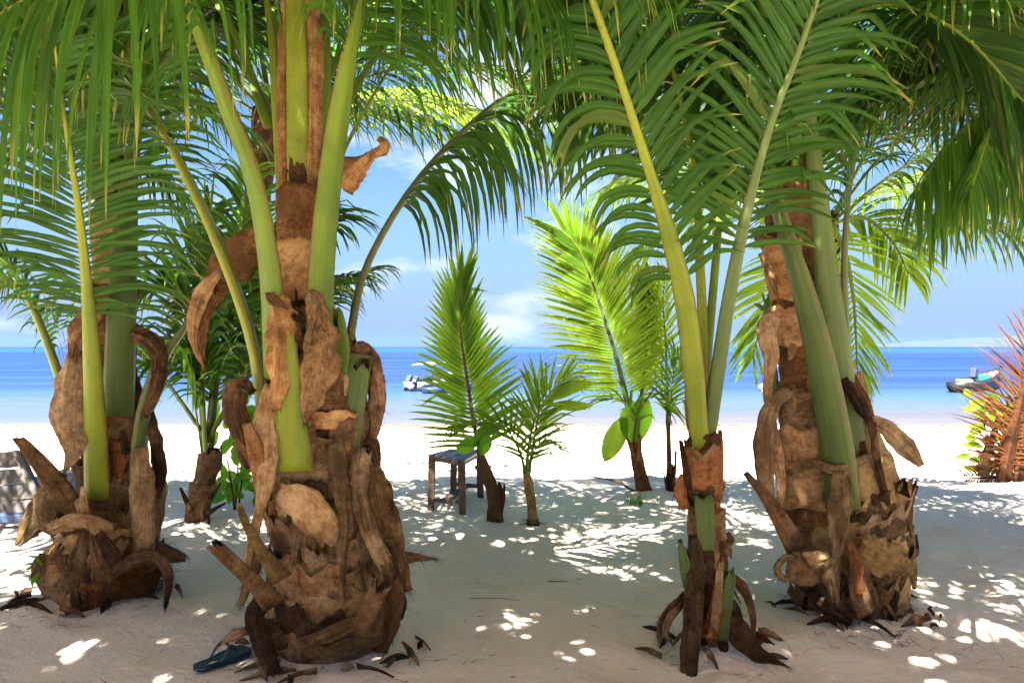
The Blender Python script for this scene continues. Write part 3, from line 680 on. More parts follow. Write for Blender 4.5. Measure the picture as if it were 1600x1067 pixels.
frond(M, px([(540, -40), (600, -90), (680, -100), (760, -80), (850, -20)], [3.7, 3.5, 3.4, 3.3, 3.3]), hint=(0, -.1, 1), w=(.07, .05, .035, .02, .01), t0=.12, n=38, Ln=.85, W=.034, th=(68, 36), lift=-25, droop=4.5, seed=4)
# cut green leaf bases
stub(M, [(462, 735), (455, 640), (446, 560), (440, 520)], 3.50, [58, 52, 44, 36], PET_Y)
stub(M, [(540, 700), (550, 630), (562, 560)], 3.66, [42, 44, 40], PET_G)
stub(M, [(525, 610), (528, 560), (520, 500)], 3.66, [40, 42, 38], PET)
# torn sheaths and bracts
S_ = lambda *a, **k: pstrip(M, 'dry_sheath', *a, **k)
S_([(418, 385), (385, 392), (350, 420), (325, 460), (312, 510), (318, 568)], [3.95, 3.95, 3.93, 3.90, 3.86, 3.82], [64, 78, 74, 52, 40, 4], FIB_O, cup=.7, twist=[10, 0, -20, -45, -30], seed=1)
S_([(345, 425), (318, 455), (303, 500), (304, 540), (316, 570)], [3.88, 3.86, 3.82, 3.80, 3.80], [10, 26, 22, 12, 2], SHE, cup=.6, twist=20, seed=2)
S_([(528, 290), (548, 262), (575, 240), (602, 226)], [3.75, 3.72, 3.7, 3.68], [56, 60, 42, 28], FIB_O, cup=1.0, twist=[0, 15, 40, 80], seed=3)
S_([(596, 214), (606, 224), (600, 240), (586, 246)], [3.66, 3.64, 3.64, 3.66], [20, 26, 22, 8], FIB_O, cup=1.3, twist=50, seed=4, nl=12)
S_([(428, 462), (437, 520), (434, 590), (428, 640)], [3.5, 3.46, 3.45, 3.47], [34, 50, 44, 14], FIB_O, cup=1.3, seed=5, twist=[-20, 18, -30], ragged=.3)
S_([(424, 458), (436, 472), (452, 482)], [3.47, 3.44, 3.44], [26, 34, 14], SHE, cup=.8, twist=70, seed=6, nl=10)
S_([(492, 455), (497, 520), (490, 600), (478, 660)], [3.52, 3.47, 3.44, 3.45], [24, 56, 60, 14], SHE, cup=1.2, seed=7, twist=[20, -18, 25], ragged=.3)
S_([(488, 452), (494, 480), (492, 505)], [3.49, 3.45, 3.46], [12, 16, 6], SHE_G, cup=1.0, twist=40, seed=8, nl=10)
S_([(520, 690), (532, 760), (540, 820), (536, 870), (538, 928)], [3.5, 3.42, 3.38, 3.38, 3.38], [34, 30, 26, 20, 3], SHE_G, cup=.9, twist=[0, 20, -20, 60, 30], seed=9)
S_([(486, 665), (490, 700), (484, 716)], [3.42, 3.41, 3.41], [14, 9, 2], SHE, cup=.6, seed=10, nl=10)
S_([(395, 615), (372, 600), (366, 640), (380, 690), (394, 730)], [3.6, 3.56, 3.54, 3.54, 3.55], [20, 38, 44, 36, 24], FIB, cup=.9, seed=11, twist=[40, 0, 10])
S_([(425, 600), (412, 660), (415, 730), (402, 800), (392, 850), (385, 905)], [3.5, 3.46, 3.44, 3.44, 3.46, 3.46], [30, 36, 38, 26, 18, 5], SHE, cup=.8, twist=[0, 20, -25, 40], seed=12)
S_([(408, 860), (392, 905), (376, 945)], [3.55, 3.52, 3.52], [24, 18, 12], SHE_G, cup=1.1, seed=13, twist=30)
S_([(432, 775), (470, 790), (510, 830), (528, 850)], [3.48, 3.42, 3.42, 3.45], [44, 66, 56, 26], SHE, cup=.5, seed=14, twist=-6)
S_([(545, 545), (570, 560), (586, 610), (588, 660), (578, 700)], [3.74, 3.7, 3.68, 3.68, 3.7], [34, 44, 34, 22, 6], FIB_D, cup=1.0, twist=[0, -30, 20, 0], seed=15)
S_([(556, 700), (578, 690), (588, 712), (592, 745)], [3.72, 3.68, 3.66, 3.66], [30, 26, 16, 3], FIB_D, cup=.9, seed=16, twist=20)
S_([(560, 700), (562, 760), (578, 830), (600, 880), (622, 940)], [3.62, 3.56, 3.52, 3.5, 3.5], [26, 40, 36, 30, 18], SHE_G, cup=1.1, seed=17, twist=[0, 10, -15])
S_([(585, 725), (596, 780), (612, 830), (632, 876)], [3.55, 3.5, 3.48, 3.48], [16, 44, 38, 3], SHE, cup=.5, seed=18, twist=-10)
S_([(602, 880), (616, 930), (610, 980), (598, 1020)], [3.45, 3.42, 3.42, 3.45], [24, 32, 26, 14], SHE, cup=1.2, seed=19)
S_([(410, 935), (398, 965), (408, 1005), (432, 1052)], [3.5, 3.45, 3.4, 3.36], [30, 34, 30, 14], FIB_D, cup=.8, seed=20, twist=10)
S_([(440, 985), (420, 1000), (410, 1012), (430, 1030)], [3.5, 3.45, 3.44, 3.44], [50, 46, 34, 16], SHE_G, cup=.6, seed=21)
S_([(396, 985), (372, 990), (345, 1006)], [3.46, 3.42, 3.42], [10, 17, 2], FIB, cup=.9, seed=22, nl=12)
S_([(500, 1024), (540, 1010), (585, 1000)], [3.42, 3.41, 3.44], [16, 24, 12], SHE_G, cup=.7, seed=23)
S_([(470, 1008), (530, 985), (590, 960)], [3.44, 3.4, 3.42], [18, 26, 14], SHE, cup=.8, seed=24)
S_([(618, 872), (645, 870), (676, 873)], [3.7, 3.68, 3.66], [24, 16, 3], FIB_D, cup=1.0, seed=25, twist=20, nl=14)
S_([(598, 850), (622, 880), (634, 925)], [3.6, 3.55, 3.55], [18, 26, 18], FIB, cup=.9, seed=26)
# snapped leaf stalks standing out from the base
stub(M, [(428, 945), (395, 908), (365, 880), (338, 854)], [3.50, 3.40, 3.33, 3.3], [38, 28, 24, 22], SHE, name='broken_leaf_stalk', dr=.35)
stub(M, [(440, 905), (415, 870), (385, 820), (374, 790)], [3.46, 3.42, 3.42, 3.42], [36, 20, 15, 9], SHE_Y, name='broken_leaf_stalk', dr=.4)
stub(M, [(418, 770), (405, 720), (386, 662)], [3.5, 3.45, 3.42], [36, 32, 14], FIB_O, name='broken_leaf_stalk', dr=.35)
stub(M, [(408, 750), (390, 715), (368, 684)], [3.52, 3.46, 3.44], [16, 12, 5], FIB_O, name='broken_leaf_stalk', dr=.4)
stub(M, [(560, 990), (578, 950), (594, 918)], [3.42, 3.35, 3.33], [26, 30, 30], SHE, name='broken_leaf_stalk', dr=.4)
stub(M, [(560, 780), (568, 740), (572, 712)], [3.6, 3.58, 3.58], [20, 24, 16], SHE_G, name='broken_leaf_stalk', dr=.4)

# ------------------------------------------------------------------ 2. the palm at the left
LP = empty('coconut_palm', G(165, 935), 'bulging young coconut palm beside the lounger, with a yellow-green stalk down its front', 'palm tree')
LD = 4.55
TL = Trunk(sh([(965, 90, 235), (935, 78, 246), (900, 74, 252), (860, 82, 246), (820, 120, 240), (760, 128, 238), (700, 128, 232), (620, 134, 222), (560, 140, 214), (480, 146, 206), (420, 148, 204), (300, 150, 200), (150, 152, 196), (0, 158, 190), (-120, 165, 185)], .84), LD)
TL.core(LP, FIB_D, amp=.03)
W_ = lambda *a, **k: TL.wrap(LP, 'leaf_sheath', *a, **k)
W_(-110, 40, .02, .26, .015, FIB, slant=-.05, flare=.03, seed=31, ragged=.04, horiz=False)
W_(-20, 120, .04, .30, .02, FIB_R, slant=.06, flare=.05, seed=32, ragged=.05)
W_(-100, -10, .14, .42, .05, FIB_O, slant=.05, flare=.02, seed=33, ragged=.03)
W_(-10, 100, .26, .40, .03, FIB_R, slant=-.03, flare=.04, seed=34, ragged=.05)
W_(-30, 75, .36, .62, .02, FIB, slant=-.04, flare=.02, seed=35)
W_(-10, 80, .52, .76, .03, FIB, slant=-.03, flare=.025, seed=36)
W_(-95, 0, .5, .80, .015, FIB, slant=.04, flare=.03, seed=37)
W_(0, 95, .74, .98, .02, FIB_R, slant=.05, flare=.03, seed=38)
W_(-85, 10, .8, 1.05, .01, FIB, seed=39)
W_(0, 90, .94, 1.14, .02, FIB_D, slant=-.06, seed=40)
W_(5, 90, 1.08, 1.30, .016, FIB_D, slant=.04, flare=.02, seed=41)
W_(-80, 20, 1.15, 1.5, .012, FIB, seed=42)
W_(-70, 80, 1.45, 1.86, .02, FIB_O, seed=43, ragged=.02, horiz=False)
W_(-80, 70, 1.8, 2.3, .012, FIB_O, seed=44, horiz=False)
W_(-80, 80, 2.25, 3.3, .012, FIB_O, seed=45, horiz=False)
TL.hairs(LP, FIB_R, 900, (.02, .36), ar=(20, 110), ln=.14, seed=5, rad=.0011, off=.04)
TL.hairs(LP, FIB_O, 500, (.15, .40), ar=(-100, 0), ln=.07, seed=6, rad=.0009, off=.07)
frond(LP, px([(153, 775), (146, 600), (136, 450), (122, 320), (108, 230), (96, 150), (84, 60)], [4.36, 4.20, 4.1, 3.98, 3.85, 3.68, 3.45]),
      hint=(0, 1, .5), w=(.155, .13, .10, .06, .04, .025, .012), t0=.42, n=64, Ln=.74, W=.032, th=(82, 45), lift=4, droop=1.2, pet=PET_Y, ind=True, kinkp=.15)
frond(LP, px([(128, 690), (92, 580), (52, 480), (-5, 390), (-90, 330), (-200, 330)], [4.55, 4.5, 4.45, 4.4, 4.35, 4.3]),
      hint=(.5, .3, 1), w=(.13, .13, .10, .06, .03, .012), t0=.42, n=50, Ln=.8, W=.034, th=(66, 28), lift=5, droop=1.6, pet=PET, ind=True)
frond(LP, px([(185, 650), (189, 520), (194, 400), (206, 250), (240, 120), (320, 20), (430, -20)], [4.42, 4.42, 4.45, 4.5, 4.6, 4.8, 5.0]),
      hint=(-.3, .5, 1), w=(.17, .16, .14, .08, .05, .03, .012), t0=.42, n=54, Ln=.8, pet=PET_G, ind=True)
frond(LP, px([(214, 770), (220, 670), (243, 580), (292, 505), (350, 430), (430, 370), (520, 350)], [4.45, 4.4, 4.4, 4.5, 4.7, 5.0, 5.3]),
      hint=(-.5, 0, 1), w=(.13, .12, .12, .07, .04, .025, .012), t0=.5, n=46, Ln=.7, droop=2.0, pet=PET_G, leaf=LEAF_DULL, ind=True)
frond(LP, px([(112, 640), (60, 500), (10, 440), (-60, 420)], [4.75, 4.8, 4.85, 4.9]), hint=(.5, .3, 1), w=(.03, .025, .02, .01), t0=.3, n=30, Ln=.6, W=.025, droop=2.5, pet=PET_Y, leaf=LEAF_DULL)
frond(LP, px([(165, 420), (150, 280), (110, 150), (30, 60), (-80, 20), (-200, 40)], [4.7, 4.75, 4.8, 4.8, 4.8, 4.8]), hint=(.4, .2, 1), w=(.08, .07, .05, .035, .02, .01), t0=.3, n=54, Ln=.85, droop=2.4, leaf=LEAF_DULL)
frond(LP, px([(190, 330), (215, 180), (270, 80), (350, 40), (440, 70), (520, 140)], [4.8, 4.9, 5.0, 5.1, 5.2, 5.3]), hint=(-.4, .2, 1), w=(.07, .06, .05, .035, .02, .01), t0=.28, n=54, Ln=.8, droop=2.4, leaf=LEAF_DULL)
frond(LP, px([(176, 300), (140, 120), (60, -10), (-60, -60), (-220, -40)], [4.3, 4.2, 4.1, 4.0, 3.9]), hint=(.4, .2, 1), w=(.07, .05, .04, .02, .01), t0=.3, n=54, Ln=.9, droop=2.4)
frond(LP, px([(180, 200), (200, 40), (180, -80), (90, -150), (-50, -130), (-180, -60)], [4.4, 4.2, 3.9, 3.6, 3.4, 3.2]), hint=(.3, .3, 1), w=(.07, .05, .04, .03, .02, .01), t0=.35, n=54, Ln=.95, droop=2.4)
for i in range(6):
    a0_ = -95 + (i * 47) % 110; TL.wrap(LP, 'leaf_sheath', a0_, a0_ + 60 + (i * 13) % 40, .04 + .12 * i, .20 + .13 * i, .034, [SHE_G, FIB_D, SHE, FIB][i % 4], slant=.10 * (-1) ** i, flare=.045, seed=220 + i, ragged=.07)
TL.scraps(LP, 34, (.08, 1.3), (-80, 80), [SHE, SHE_G, FIB, FIB_R, FIB_D], seed=25)
topL = Vector((-2.4, 4.55, 3.2))
for k, (az, el, ln_, sg) in enumerate([(200, 55, 3.3, .5), (270, 58, 3.5, .5), (340, 55, 3.3, .5), (20, 50, 3.2, .5), (60, 60, 3.2, .5), (120, 60, 3.2, .5), (255, 30, 2.8, .4), (290, 25, 2.8, .4)]):
    frond(LP, arch(topL + Vector((math.cos(R(az)) * .07, math.sin(R(az)) * .07, 0)), az, el, ln_, sg), w=(.08, .05, .035, .02, .01), t0=.22, n=52, Ln=.85, W=.036, th=(66, 28), lift=-6, droop=2.0, seed=k + 80)
S_ = lambda *a, **k: pstrip(LP, 'dry_sheath', *a, **k)
S_([(118, 545), (106, 600), (104, 650), (112, 700), (100, 738)], [4.3, 4.24, 4.2, 4.2, 4.2], [26, 44, 56, 42, 5], SHE_G, cup=.8, seed=30, twist=[0, 15, -10])
S_([(160, 455), (140, 490), (120, 520), (112, 560)], [4.3, 4.3, 4.28, 4.28], [30, 40, 34, 14], FIB, cup=.8, seed=31)
S_([(205, 520), (232, 530), (250, 560), (242, 610), (224, 650)], [4.4, 4.35, 4.32, 4.32, 4.32], [30, 28, 26, 24, 16], FIB, cup=1.0, seed=32, twist=[0, 30, -20])
S_([(214, 700), (218, 760), (222, 830), (218, 880)], [4.32, 4.27, 4.25, 4.28], [34, 46, 44, 30], SHE_G, cup=.9, seed=33)
S_([(232, 640), (244, 690), (252, 740), (246, 778)], [4.45, 4.42, 4.4, 4.4], [16, 22, 20, 8], FIB_D, cup=1.0, seed=34, twist=30)
S_([(240, 700), (250, 770), (247, 840)], [4.5, 4.45, 4.45], [14, 20, 4], SHE_G, cup=.8, seed=35)
S_([(100, 740), (72, 770), (66, 810), (84, 838)], [4.3, 4.22, 4.2, 4.2], [14, 40, 46, 8], SHE_G, cup=.6, seed=36, twist=-15)
S_([(70, 790), (48, 820), (26, 852)], [4.6, 4.6, 4.6], [46, 40, 10], SHE_G, cup=.7, seed=37, twist=10)
S_([(76, 828), (105, 818), (140, 814), (176, 828)], [4.2, 4.14, 4.12, 4.16], [22, 26, 24, 14], SHE, cup=.5, seed=38, twist=-10)
S_([(120, 780), (135, 810), (150, 835)], [4.2, 4.16, 4.14], [18, 26, 16], SHE_G, cup=.9, seed=39, nl=12)
S_([(128, 760), (130, 790), (136, 815)], [4.16, 4.13, 4.12], [5, 14, 10], SHE, cup=.7, seed=40, nl=12)
S_([(132, 830), (120, 870), (100, 925)], [4.14, 4.08, 4.1], [16, 26, 44], SHE_G, cup=.6, seed=41)
S_([(142, 835), (150, 865), (158, 900)], [4.14, 4.1, 4.08], [12, 24, 34], SHE, cup=.6, seed=42)
S_([(148, 830), (165, 850), (180, 880)], [4.16, 4.12, 4.1], [12, 20, 24], FIB_D, cup=.6, seed=43, nl=12)
S_([(160, 905), (200, 880), (240, 872), (262, 900), (258, 950)], [4.1, 4.1, 4.2, 4.25, 4.25], [18, 24, 22, 16, 5], FIB_D, cup=1.1, seed=44)
S_([(200, 895), (245, 868), (290, 872)], [4.4, 4.45, 4.5], [36, 40, 12], FIB_D, cup=.8, seed=45)
S_([(70, 865), (58, 880), (50, 902)], [4.35, 4.3, 4.3], [18, 18, 6], FIB_D, cup=.9, seed=46, nl=10)
stub(LP, [(122, 830), (100, 775), (66, 728), (30, 686)], [4.3, 4.2, 4.12, 4.08], [54, 42, 30, 16], SHE, name='broken_leaf_stalk', dr=.4)
stub(LP, [(70, 760), (56, 730), (34, 700)], [4.24, 4.16, 4.12], [10, 9, 7], FIB_O, name='broken_leaf_stalk', dr=.4)

# ------------------------------------------------------------------ 3. the slender palm right of centre
TP = empty('coconut_palm', G(1105, 1012), 'slender young coconut palm with two bare leaning stalks and a brown fibre collar', 'palm tree')
TD = 3.8
TT = Trunk([(1035, 1074, 1136), (1010, 1072, 1138), (950, 1074, 1136), (900, 1078, 1132), (850, 1078, 1128), (800, 1078, 1124), (770, 1074, 1122), (720, 1074, 1122), (690, 1078, 1120), (640, 1076, 1108), (560, 1072, 1100)], TD)
TT.core(TP, FIB, nz_=40, na=30, amp=.012)
W_ = lambda *a, **k: TT.wrap(TP, 'leaf_sheath', *a, nl=20, **k)
W_(-100, 100, .02, .36, .008, FIB_R, flare=.02, seed=51, ragged=.03, horiz=False)
W_(-20, 100, .30, .55, .006, FIB, flare=.012, seed=52, slant=.05)
W_(-95, 95, .52, .70, .008, SHE, flare=.006, seed=53)
W_(-110, 110, .74, 1.03, .012, FIB_R, flare=.016, seed=54, slant=.05)
W_(-100, 100, .96, 1.07, .016, FIB_R, flare=.018, seed=56, slant=.06, ragged=.05)
W_(-95, 30, 1.04, 1.46, .006, FIB, flare=.006, seed=55, slant=-.06)
W_(-90, 20, .70, .80, .012, SHE_G, seed=57, slant=.02)
TT.scraps(TP, 14, (.08, .7), (-90, 90), [SHE_G, FIB, FIB_R], seed=85, ln=.12, w=.03)
TT.hairs(TP, FIB_R, 260, (.7, 1.1), ln=.03, rad=.0007, seed=8)
mbh = MB(); rnh = random.Random(3)
for i in range(60):
    p = P(1103 + rnh.uniform(0, 3), 560 + i * 2.0, 3.78); hair(mbh, p, Vector((.8, -.1, .25 + rnh.uniform(-.1, .1))), rnh.uniform(.04, .07), .0008, rnh, g=1.0)
mbh.build('fibre_hairs', FIB, TP, kind='stuff')
frond(TP, px([(1094, 700), (1085, 590), (1070, 470), (1046, 370), (1006, 240), (964, 110), (925, 0), (886, -110), (830, -220), (740, -300)], [3.74, 3.7, 3.66, 3.6, 3.5, 3.4, 3.3, 3.2, 3.05, 2.9]),
      hint=(.15, 1, .35), w=(.085, .10, .10, .085, .05, .038, .034, .028, .022, .01), t0=.28, n=46, Ln=.50, W=.048, th=(60, 40), lift=6, droop=.6, droopL=3.8, pet=PET_Y, ind=True, kinkp=.3, segs=7)
frond(TP, px([(1106, 695), (1120, 590), (1142, 450), (1172, 310), (1206, 190), (1245, 90), (1282, -15), (1315, -120), (1340, -240)], [3.76, 3.74, 3.7, 3.64, 3.58, 3.52, 3.45, 3.35, 3.2]),
      hint=(-.15, 1, .35), w=(.075, .08, .075, .065, .045, .035, .028, .02, .012), t0=.36, n=46, Ln=.62, W=.042, th=(68, 42), lift=4, droop=1.1, pet=PET_G, leaf=LEAF, ind=True, kinkp=.3, segs=7)
frond(TP, px([(1096, 640), (1098, 520), (1094, 420), (1088, 300), (1066, 170), (1030, 40), (980, -60)], [3.82, 3.82, 3.84, 3.88, 3.95, 4.0, 4.05]), hint=(.2, 1, .4), w=(.05, .05, .045, .035, .025, .02, .01), t0=.42, n=44, Ln=.6, W=.04, th=(60, 30), droop=2.2, pet=PET_Y, leaf=LEAF_DULL, ind=True)
frond(TP, px([(1100, 620), (1112, 480), (1122, 360), (1128, 240), (1138, 100), (1150, -40)], [3.84, 3.86, 3.9, 3.95, 4.0, 4.1]), hint=(0, 1, .4), w=(.045, .045, .04, .03, .02, .01), t0=.40, n=60, Ln=.5, W=.035, th=(22, 14), droop=.9, pet=PET, leaf=LEAF_DULL)
S_ = lambda *a, **k: pstrip(TP, 'dry_sheath', *a, **k)
S_([(1086, 835), (1090, 900), (1086, 960), (1080, 1020), (1078, 1062)], [3.66, 3.58, 3.55, 3.5, 3.46], [20, 32, 34, 36, 28], SHE_G, cup=1.0, seed=60, twist=[0, 10, -5])
S_([(1074, 930), (1052, 955), (1036, 975), (1030, 998)], [3.66, 3.62, 3.6, 3.6], [20, 22, 20, 6], FIB_D, cup=.9, seed=61)
S_([(1064, 950), (1048, 965), (1040, 990), (1048, 1002)], [3.62, 3.56, 3.54, 3.54], [12, 14, 12, 3], SHE_G, cup=1.2, seed=62, nl=14)
S_([(1136, 895), (1160, 915), (1176, 950), (1180, 1004)], [3.72, 3.68, 3.64, 3.62], [16, 20, 20, 7], FIB, cup=.9, seed=63, twist=[10, 30, 50])
S_([(1120, 960), (1150, 985), (1180, 1020), (1228, 1040)], [3.66, 3.6, 3.55, 3.5], [44, 40, 26, 3], FIB, cup=.7, seed=64, twist=-15)
S_([(1130, 900), (1122, 950), (1110, 1000)], [3.64, 3.6, 3.58], [16, 26, 26], FIB_R, cup=.9, seed=65)
S_([(1140, 940), (1150, 960), (1160, 985)], [3.72, 3.7, 3.68], [20, 20, 8], SHE_G, cup=.6, seed=66, nl=12)
S_([(1066, 740), (1064, 770), (1072, 795)], [3.74, 3.7, 3.7], [8, 22, 14], FIB_R, cup=.8, seed=67, nl=12)
S_([(1122, 748), (1128, 760), (1126, 772)], [3.8, 3.8, 3.8], [8, 12, 5], SHE, cup=.8, seed=68, nl=10)
S_([(1084, 700), (1100, 716), (1118, 694)], [3.7, 3.66, 3.7], [6, 12, 8], SHE, cup=.6, seed=69, nl=12)
stub(TP, [(1104, 860), (1102, 820), (1100, 786)], 3.66, [26, 32, 30], PET_G, name='cut_leaf_stalk')
stub(TP, [(1080, 930), (1070, 880), (1062, 846)], [3.64, 3.6, 3.58], [20, 20, 8], PET_G, name='cut_leaf_stalk')
stub(TP, [(1128, 1000), (1134, 950), (1142, 896)], [3.62, 3.6, 3.6], [20, 20, 18], PET_G, name='cut_leaf_stalk')
stub(TP, [(1128, 860), (1128, 820), (1130, 798)], [3.74, 3.74, 3.74], [14, 14, 9], FIB, name='broken_leaf_stalk')
stub(TP, [(1080, 790), (1072, 740), (1064, 690)], [3.74, 3.72, 3.72], [14, 11, 7], FIB_R, name='broken_leaf_stalk')
stub(TP, [(1112, 1010), (1120, 950), (1126, 880)], [3.60, 3.58, 3.6], [14, 16, 10], SHE, name='broken_leaf_stalk')

# ------------------------------------------------------------------ 4. the double-stemmed palm at the right
RP = empty('coconut_palm', G(1320, 965), 'thick-based coconut palm with ringed ochre stems and a greyish stalk leaning in front', 'palm tree')
RD = 4.35
TR = Trunk(sh([(1000, 1276, 1396), (965, 1256, 1404), (930, 1246, 1410), (880, 1242, 1408), (830, 1240, 1408), (800, 1244, 1404), (770, 1262, 1404), (720, 1262, 1390), (660, 1264, 1362), (600, 1258, 1334), (540, 1250, 1316), (440, 1232, 1296), (340, 1218, 1276), (240, 1212, 1262), (120, 1214, 1258), (0, 1220, 1255), (-100, 1225, 1250)], .93), RD)
TR.core(RP, FIB, amp=.02, rings=.006)
st2 = Trunk([(815, 1228, 1300), (760, 1226, 1296), (700, 1224, 1290), (640, 1222, 1282), (560, 1216, 1268), (480, 1208, 1254), (420, 1200, 1246), (360, 1196, 1240), (300, 1196, 1238), (200, 1200, 1236)], 4.22)
st2.core(RP, FIB_O, nz_=60, na=30, amp=.008, rings=.008, name='stem')
W_ = lambda *a, **k: TR.wrap(RP, 'leaf_sheath', *a, **k)
W_(-105, 20, .25, .56, .03, SHE, flare=.03, seed=71, slant=-.02, ragged=.02)
W_(-100, 0, .02, .34, .02, SHE_G, flare=.03, seed=72, ragged=.04, horiz=False)
W_(12, 110, .05, .52, .03, SHE_Y, flare=.03, seed=73, slant=.10, ragged=.02, horiz=False)
W_(-15, 80, .36, .58, .045, SHE_G, flare=.02, seed=74, slant=-.20, ragged=.015)
W_(-30, 25, .02, .36, .01, FIB_D, flare=.0, seed=75, horiz=False)
W_(-15, 95, .54, .90, .012, SHE_Y, flare=.01, seed=76)
W_(0, 90, .80, 1.1, .01, SHE_Y, flare=.01, seed=77, slant=-.04)
W_(10, 90, 1.0, 1.4, .01, FIB, flare=.01, seed=78)
W_(-70, 80, 1.35, 1.9, .012, FIB, seed=79); W_(-70, 80, 1.8, 2.5, .012, FIB_O, seed=80); W_(-70, 80, 2.4, 3.2, .012, FIB_O, seed=85)
w2 = lambda *a, **k: st2.wrap(RP, 'leaf_sheath', *a, nl=20, **k)
w2(-100, 95, .72, 1.06, .008, FIB, flare=.01, seed=81); w2(-110, 100, 1.04, 1.26, .010, SHE_G, flare=.012, seed=82, ragged=.03, slant=.05)
w2(-110, 100, 1.5, 1.72, .008, FIB, flare=.012, seed=83); w2(-110, 100, 1.75, 2.1, .010, FIB_O, flare=.016, seed=84)
w2(-110, 100, .62, .80, .014, SHE, flare=.008, seed=86)
TR.hairs(RP, FIB, 240, (.0, .14), ar=(-110, 60), ln=.14, seed=11, rad=.0013, off=.03)
TR.hairs(RP, FIB, 200, (.2, .6), ln=.05, seed=12, rad=.0009, off=.05)
frond(RP, px([(1318, 790), (1308, 700), (1290, 600), (1268, 500), (1236, 390), (1198, 280), (1150, 190), (1080, 140), (990, 130), (900, 170)], [4.02, 4.0, 3.98, 3.98, 4.0, 4.02, 4.05, 4.1, 4.15, 4.2]),
      hint=(.6, .4, 1), w=(.20, .20, .185, .16, .12, .08, .05, .035, .02, .01), t0=.55, n=44, Ln=.72, W=.040, th=(64, 28), lift=-8, droop=2.4, pet=PET_G, ind=True)
frond(RP, px([(1336, 740), (1316, 610), (1298, 480), (1282, 340), (1266, 200), (1262, 60), (1290, -80), (1370, -190), (1490, -240)], [4.2, 4.15, 4.12, 4.1, 4.1, 4.05, 4.0, 3.9, 3.8]),
      hint=(-.2, .6, 1), w=(.18, .16, .15, .13, .10, .06, .035, .02, .01), t0=.45, n=54, Ln=.85, pet=PET_G, ind=True)
frond(RP, px([(1326, 600), (1318, 480), (1320, 360), (1336, 240), (1372, 140), (1436, 90), (1520, 90), (1610, 130)], [4.5, 4.5, 4.5, 4.5, 4.5, 4.5, 4.5, 4.5]),
      hint=(-.5, .2, 1), w=(.12, .11, .09, .06, .045, .035, .02, .01), t0=.36, n=60, Ln=.75, W=.036, droop=2.2, pet=PET_G, leaf=LEAF_DULL, ind=True)
frond(RP, px([(1216, 640), (1206, 560), (1198, 520), (1196, 470)], [4.4, 4.4, 4.4, 4.4]), hint=(.4, .3, 1), w=(.06, .055, .05, .02), t0=.9, n=2, Ln=.1, pet=PET_G, name='young_stalk')
frond(RP, px([(1240, 260), (1262, 120), (1320, 30), (1410, 10), (1510, 60), (1600, 160)], [4.1, 4.0, 3.9, 3.8, 3.75, 3.7]), hint=(-.4, .2, 1), w=(.07, .06, .04, .03, .02, .01), t0=.22, n=60, Ln=.8, W=.04, th=(60, 26), droop=2.0, leaf=LEAF_DULL, ind=True)
frond(RP, px([(1236, 300), (1300, 170), (1380, 110), (1460, 120), (1530, 190), (1580, 280)], [4.5, 4.7, 4.9, 5.0, 5.1, 5.2]), hint=(-.4, .2, 1), w=(.06, .05, .04, .03, .02, .01), t0=.22, n=56, Ln=.75, droop=2.2, leaf=LEAF_DULL)
frond(RP, px([(1230, 260), (1180, 120), (1110, 50), (1020, 30), (930, 60), (860, 130)], [4.5, 4.7, 4.8, 4.9, 4.9, 4.9]), hint=(.4, .2, 1), w=(.06, .05, .04, .03, .02, .01), t0=.25, n=56, Ln=.75, droop=2.2, leaf=LEAF_DULL)
frond(RP, px([(1228, 240), (1210, 80), (1160, -40), (1070, -100), (960, -90), (860, -30)], [4.2, 4.1, 4.0, 3.9, 3.8, 3.7]), hint=(.4, .2, 1), w=(.07, .05, .04, .03, .02, .01), t0=.25, n=56, Ln=.85, droop=2.2, leaf=LEAF_DULL)
for i in range(5):
    a0_ = -95 + (i * 47) % 110; TR.wrap(RP, 'leaf_sheath', a0_, a0_ + 60 + (i * 13) % 40, .04 + .10 * i, .18 + .11 * i, .034, [SHE_G, FIB, SHE, SHE_Y][i % 4], slant=.10 * (-1) ** i, flare=.045, seed=240 + i, ragged=.07)
TR.scraps(RP, 32, (.06, .75), (-80, 80), [SHE, SHE_G, FIB, SHE_Y, FIB_D], seed=45)
st2.scraps(RP, 8, (.8, 2.0), (-80, 80), [SHE, FIB], seed=65, ln=.1)
topR = Vector((1.6, 4.35, 3.1))
for k, (az, el, ln_, sg) in enumerate([(262, 58, 3.6, .5), (330, 52, 3.4, .5), (5, 55, 3.4, .5), (60, 60, 3.0, .5), (120, 60, 3.0, .5), (245, 30, 2.8, .4), (280, 28, 2.9, .4), (315, 30, 2.9, .4)]):
    frond(RP, arch(topR + Vector((math.cos(R(az)) * .07, math.sin(R(az)) * .07, 0)), az, el, ln_, sg), w=(.08, .05, .035, .02, .01), t0=.22, n=52, Ln=.85, W=.036, th=(66, 28), lift=-6, droop=2.0, seed=k + 120)
S_ = lambda *a, **k: pstrip(RP, 'dry_sheath', *a, **k)
S_([(1232, 740), (1270, 726), (1312, 736), (1345, 722), (1362, 712)], [4.12, 4.02, 3.9, 3.98, 4.1], [12, 16, 18, 16, 12], SHE_G, cup=.9, seed=90, wav=.02)
S_([(1316, 735), (1316, 790), (1310, 850), (1308, 872)], [3.9, 3.86, 3.86, 3.88], [26, 44, 36, 16], SHE_G, cup=.9, seed=91, wav=.018)
S_([(1310, 868), (1300, 900), (1304, 945)], [3.88, 3.86, 3.88], [20, 36, 16], SHE_G, cup=.9, seed=92)
S_([(1246, 860), (1262, 890), (1282, 880), (1300, 872)], [4.0, 3.92, 3.9, 3.9], [30, 56, 50, 20], SHE, cup=.8, seed=93)
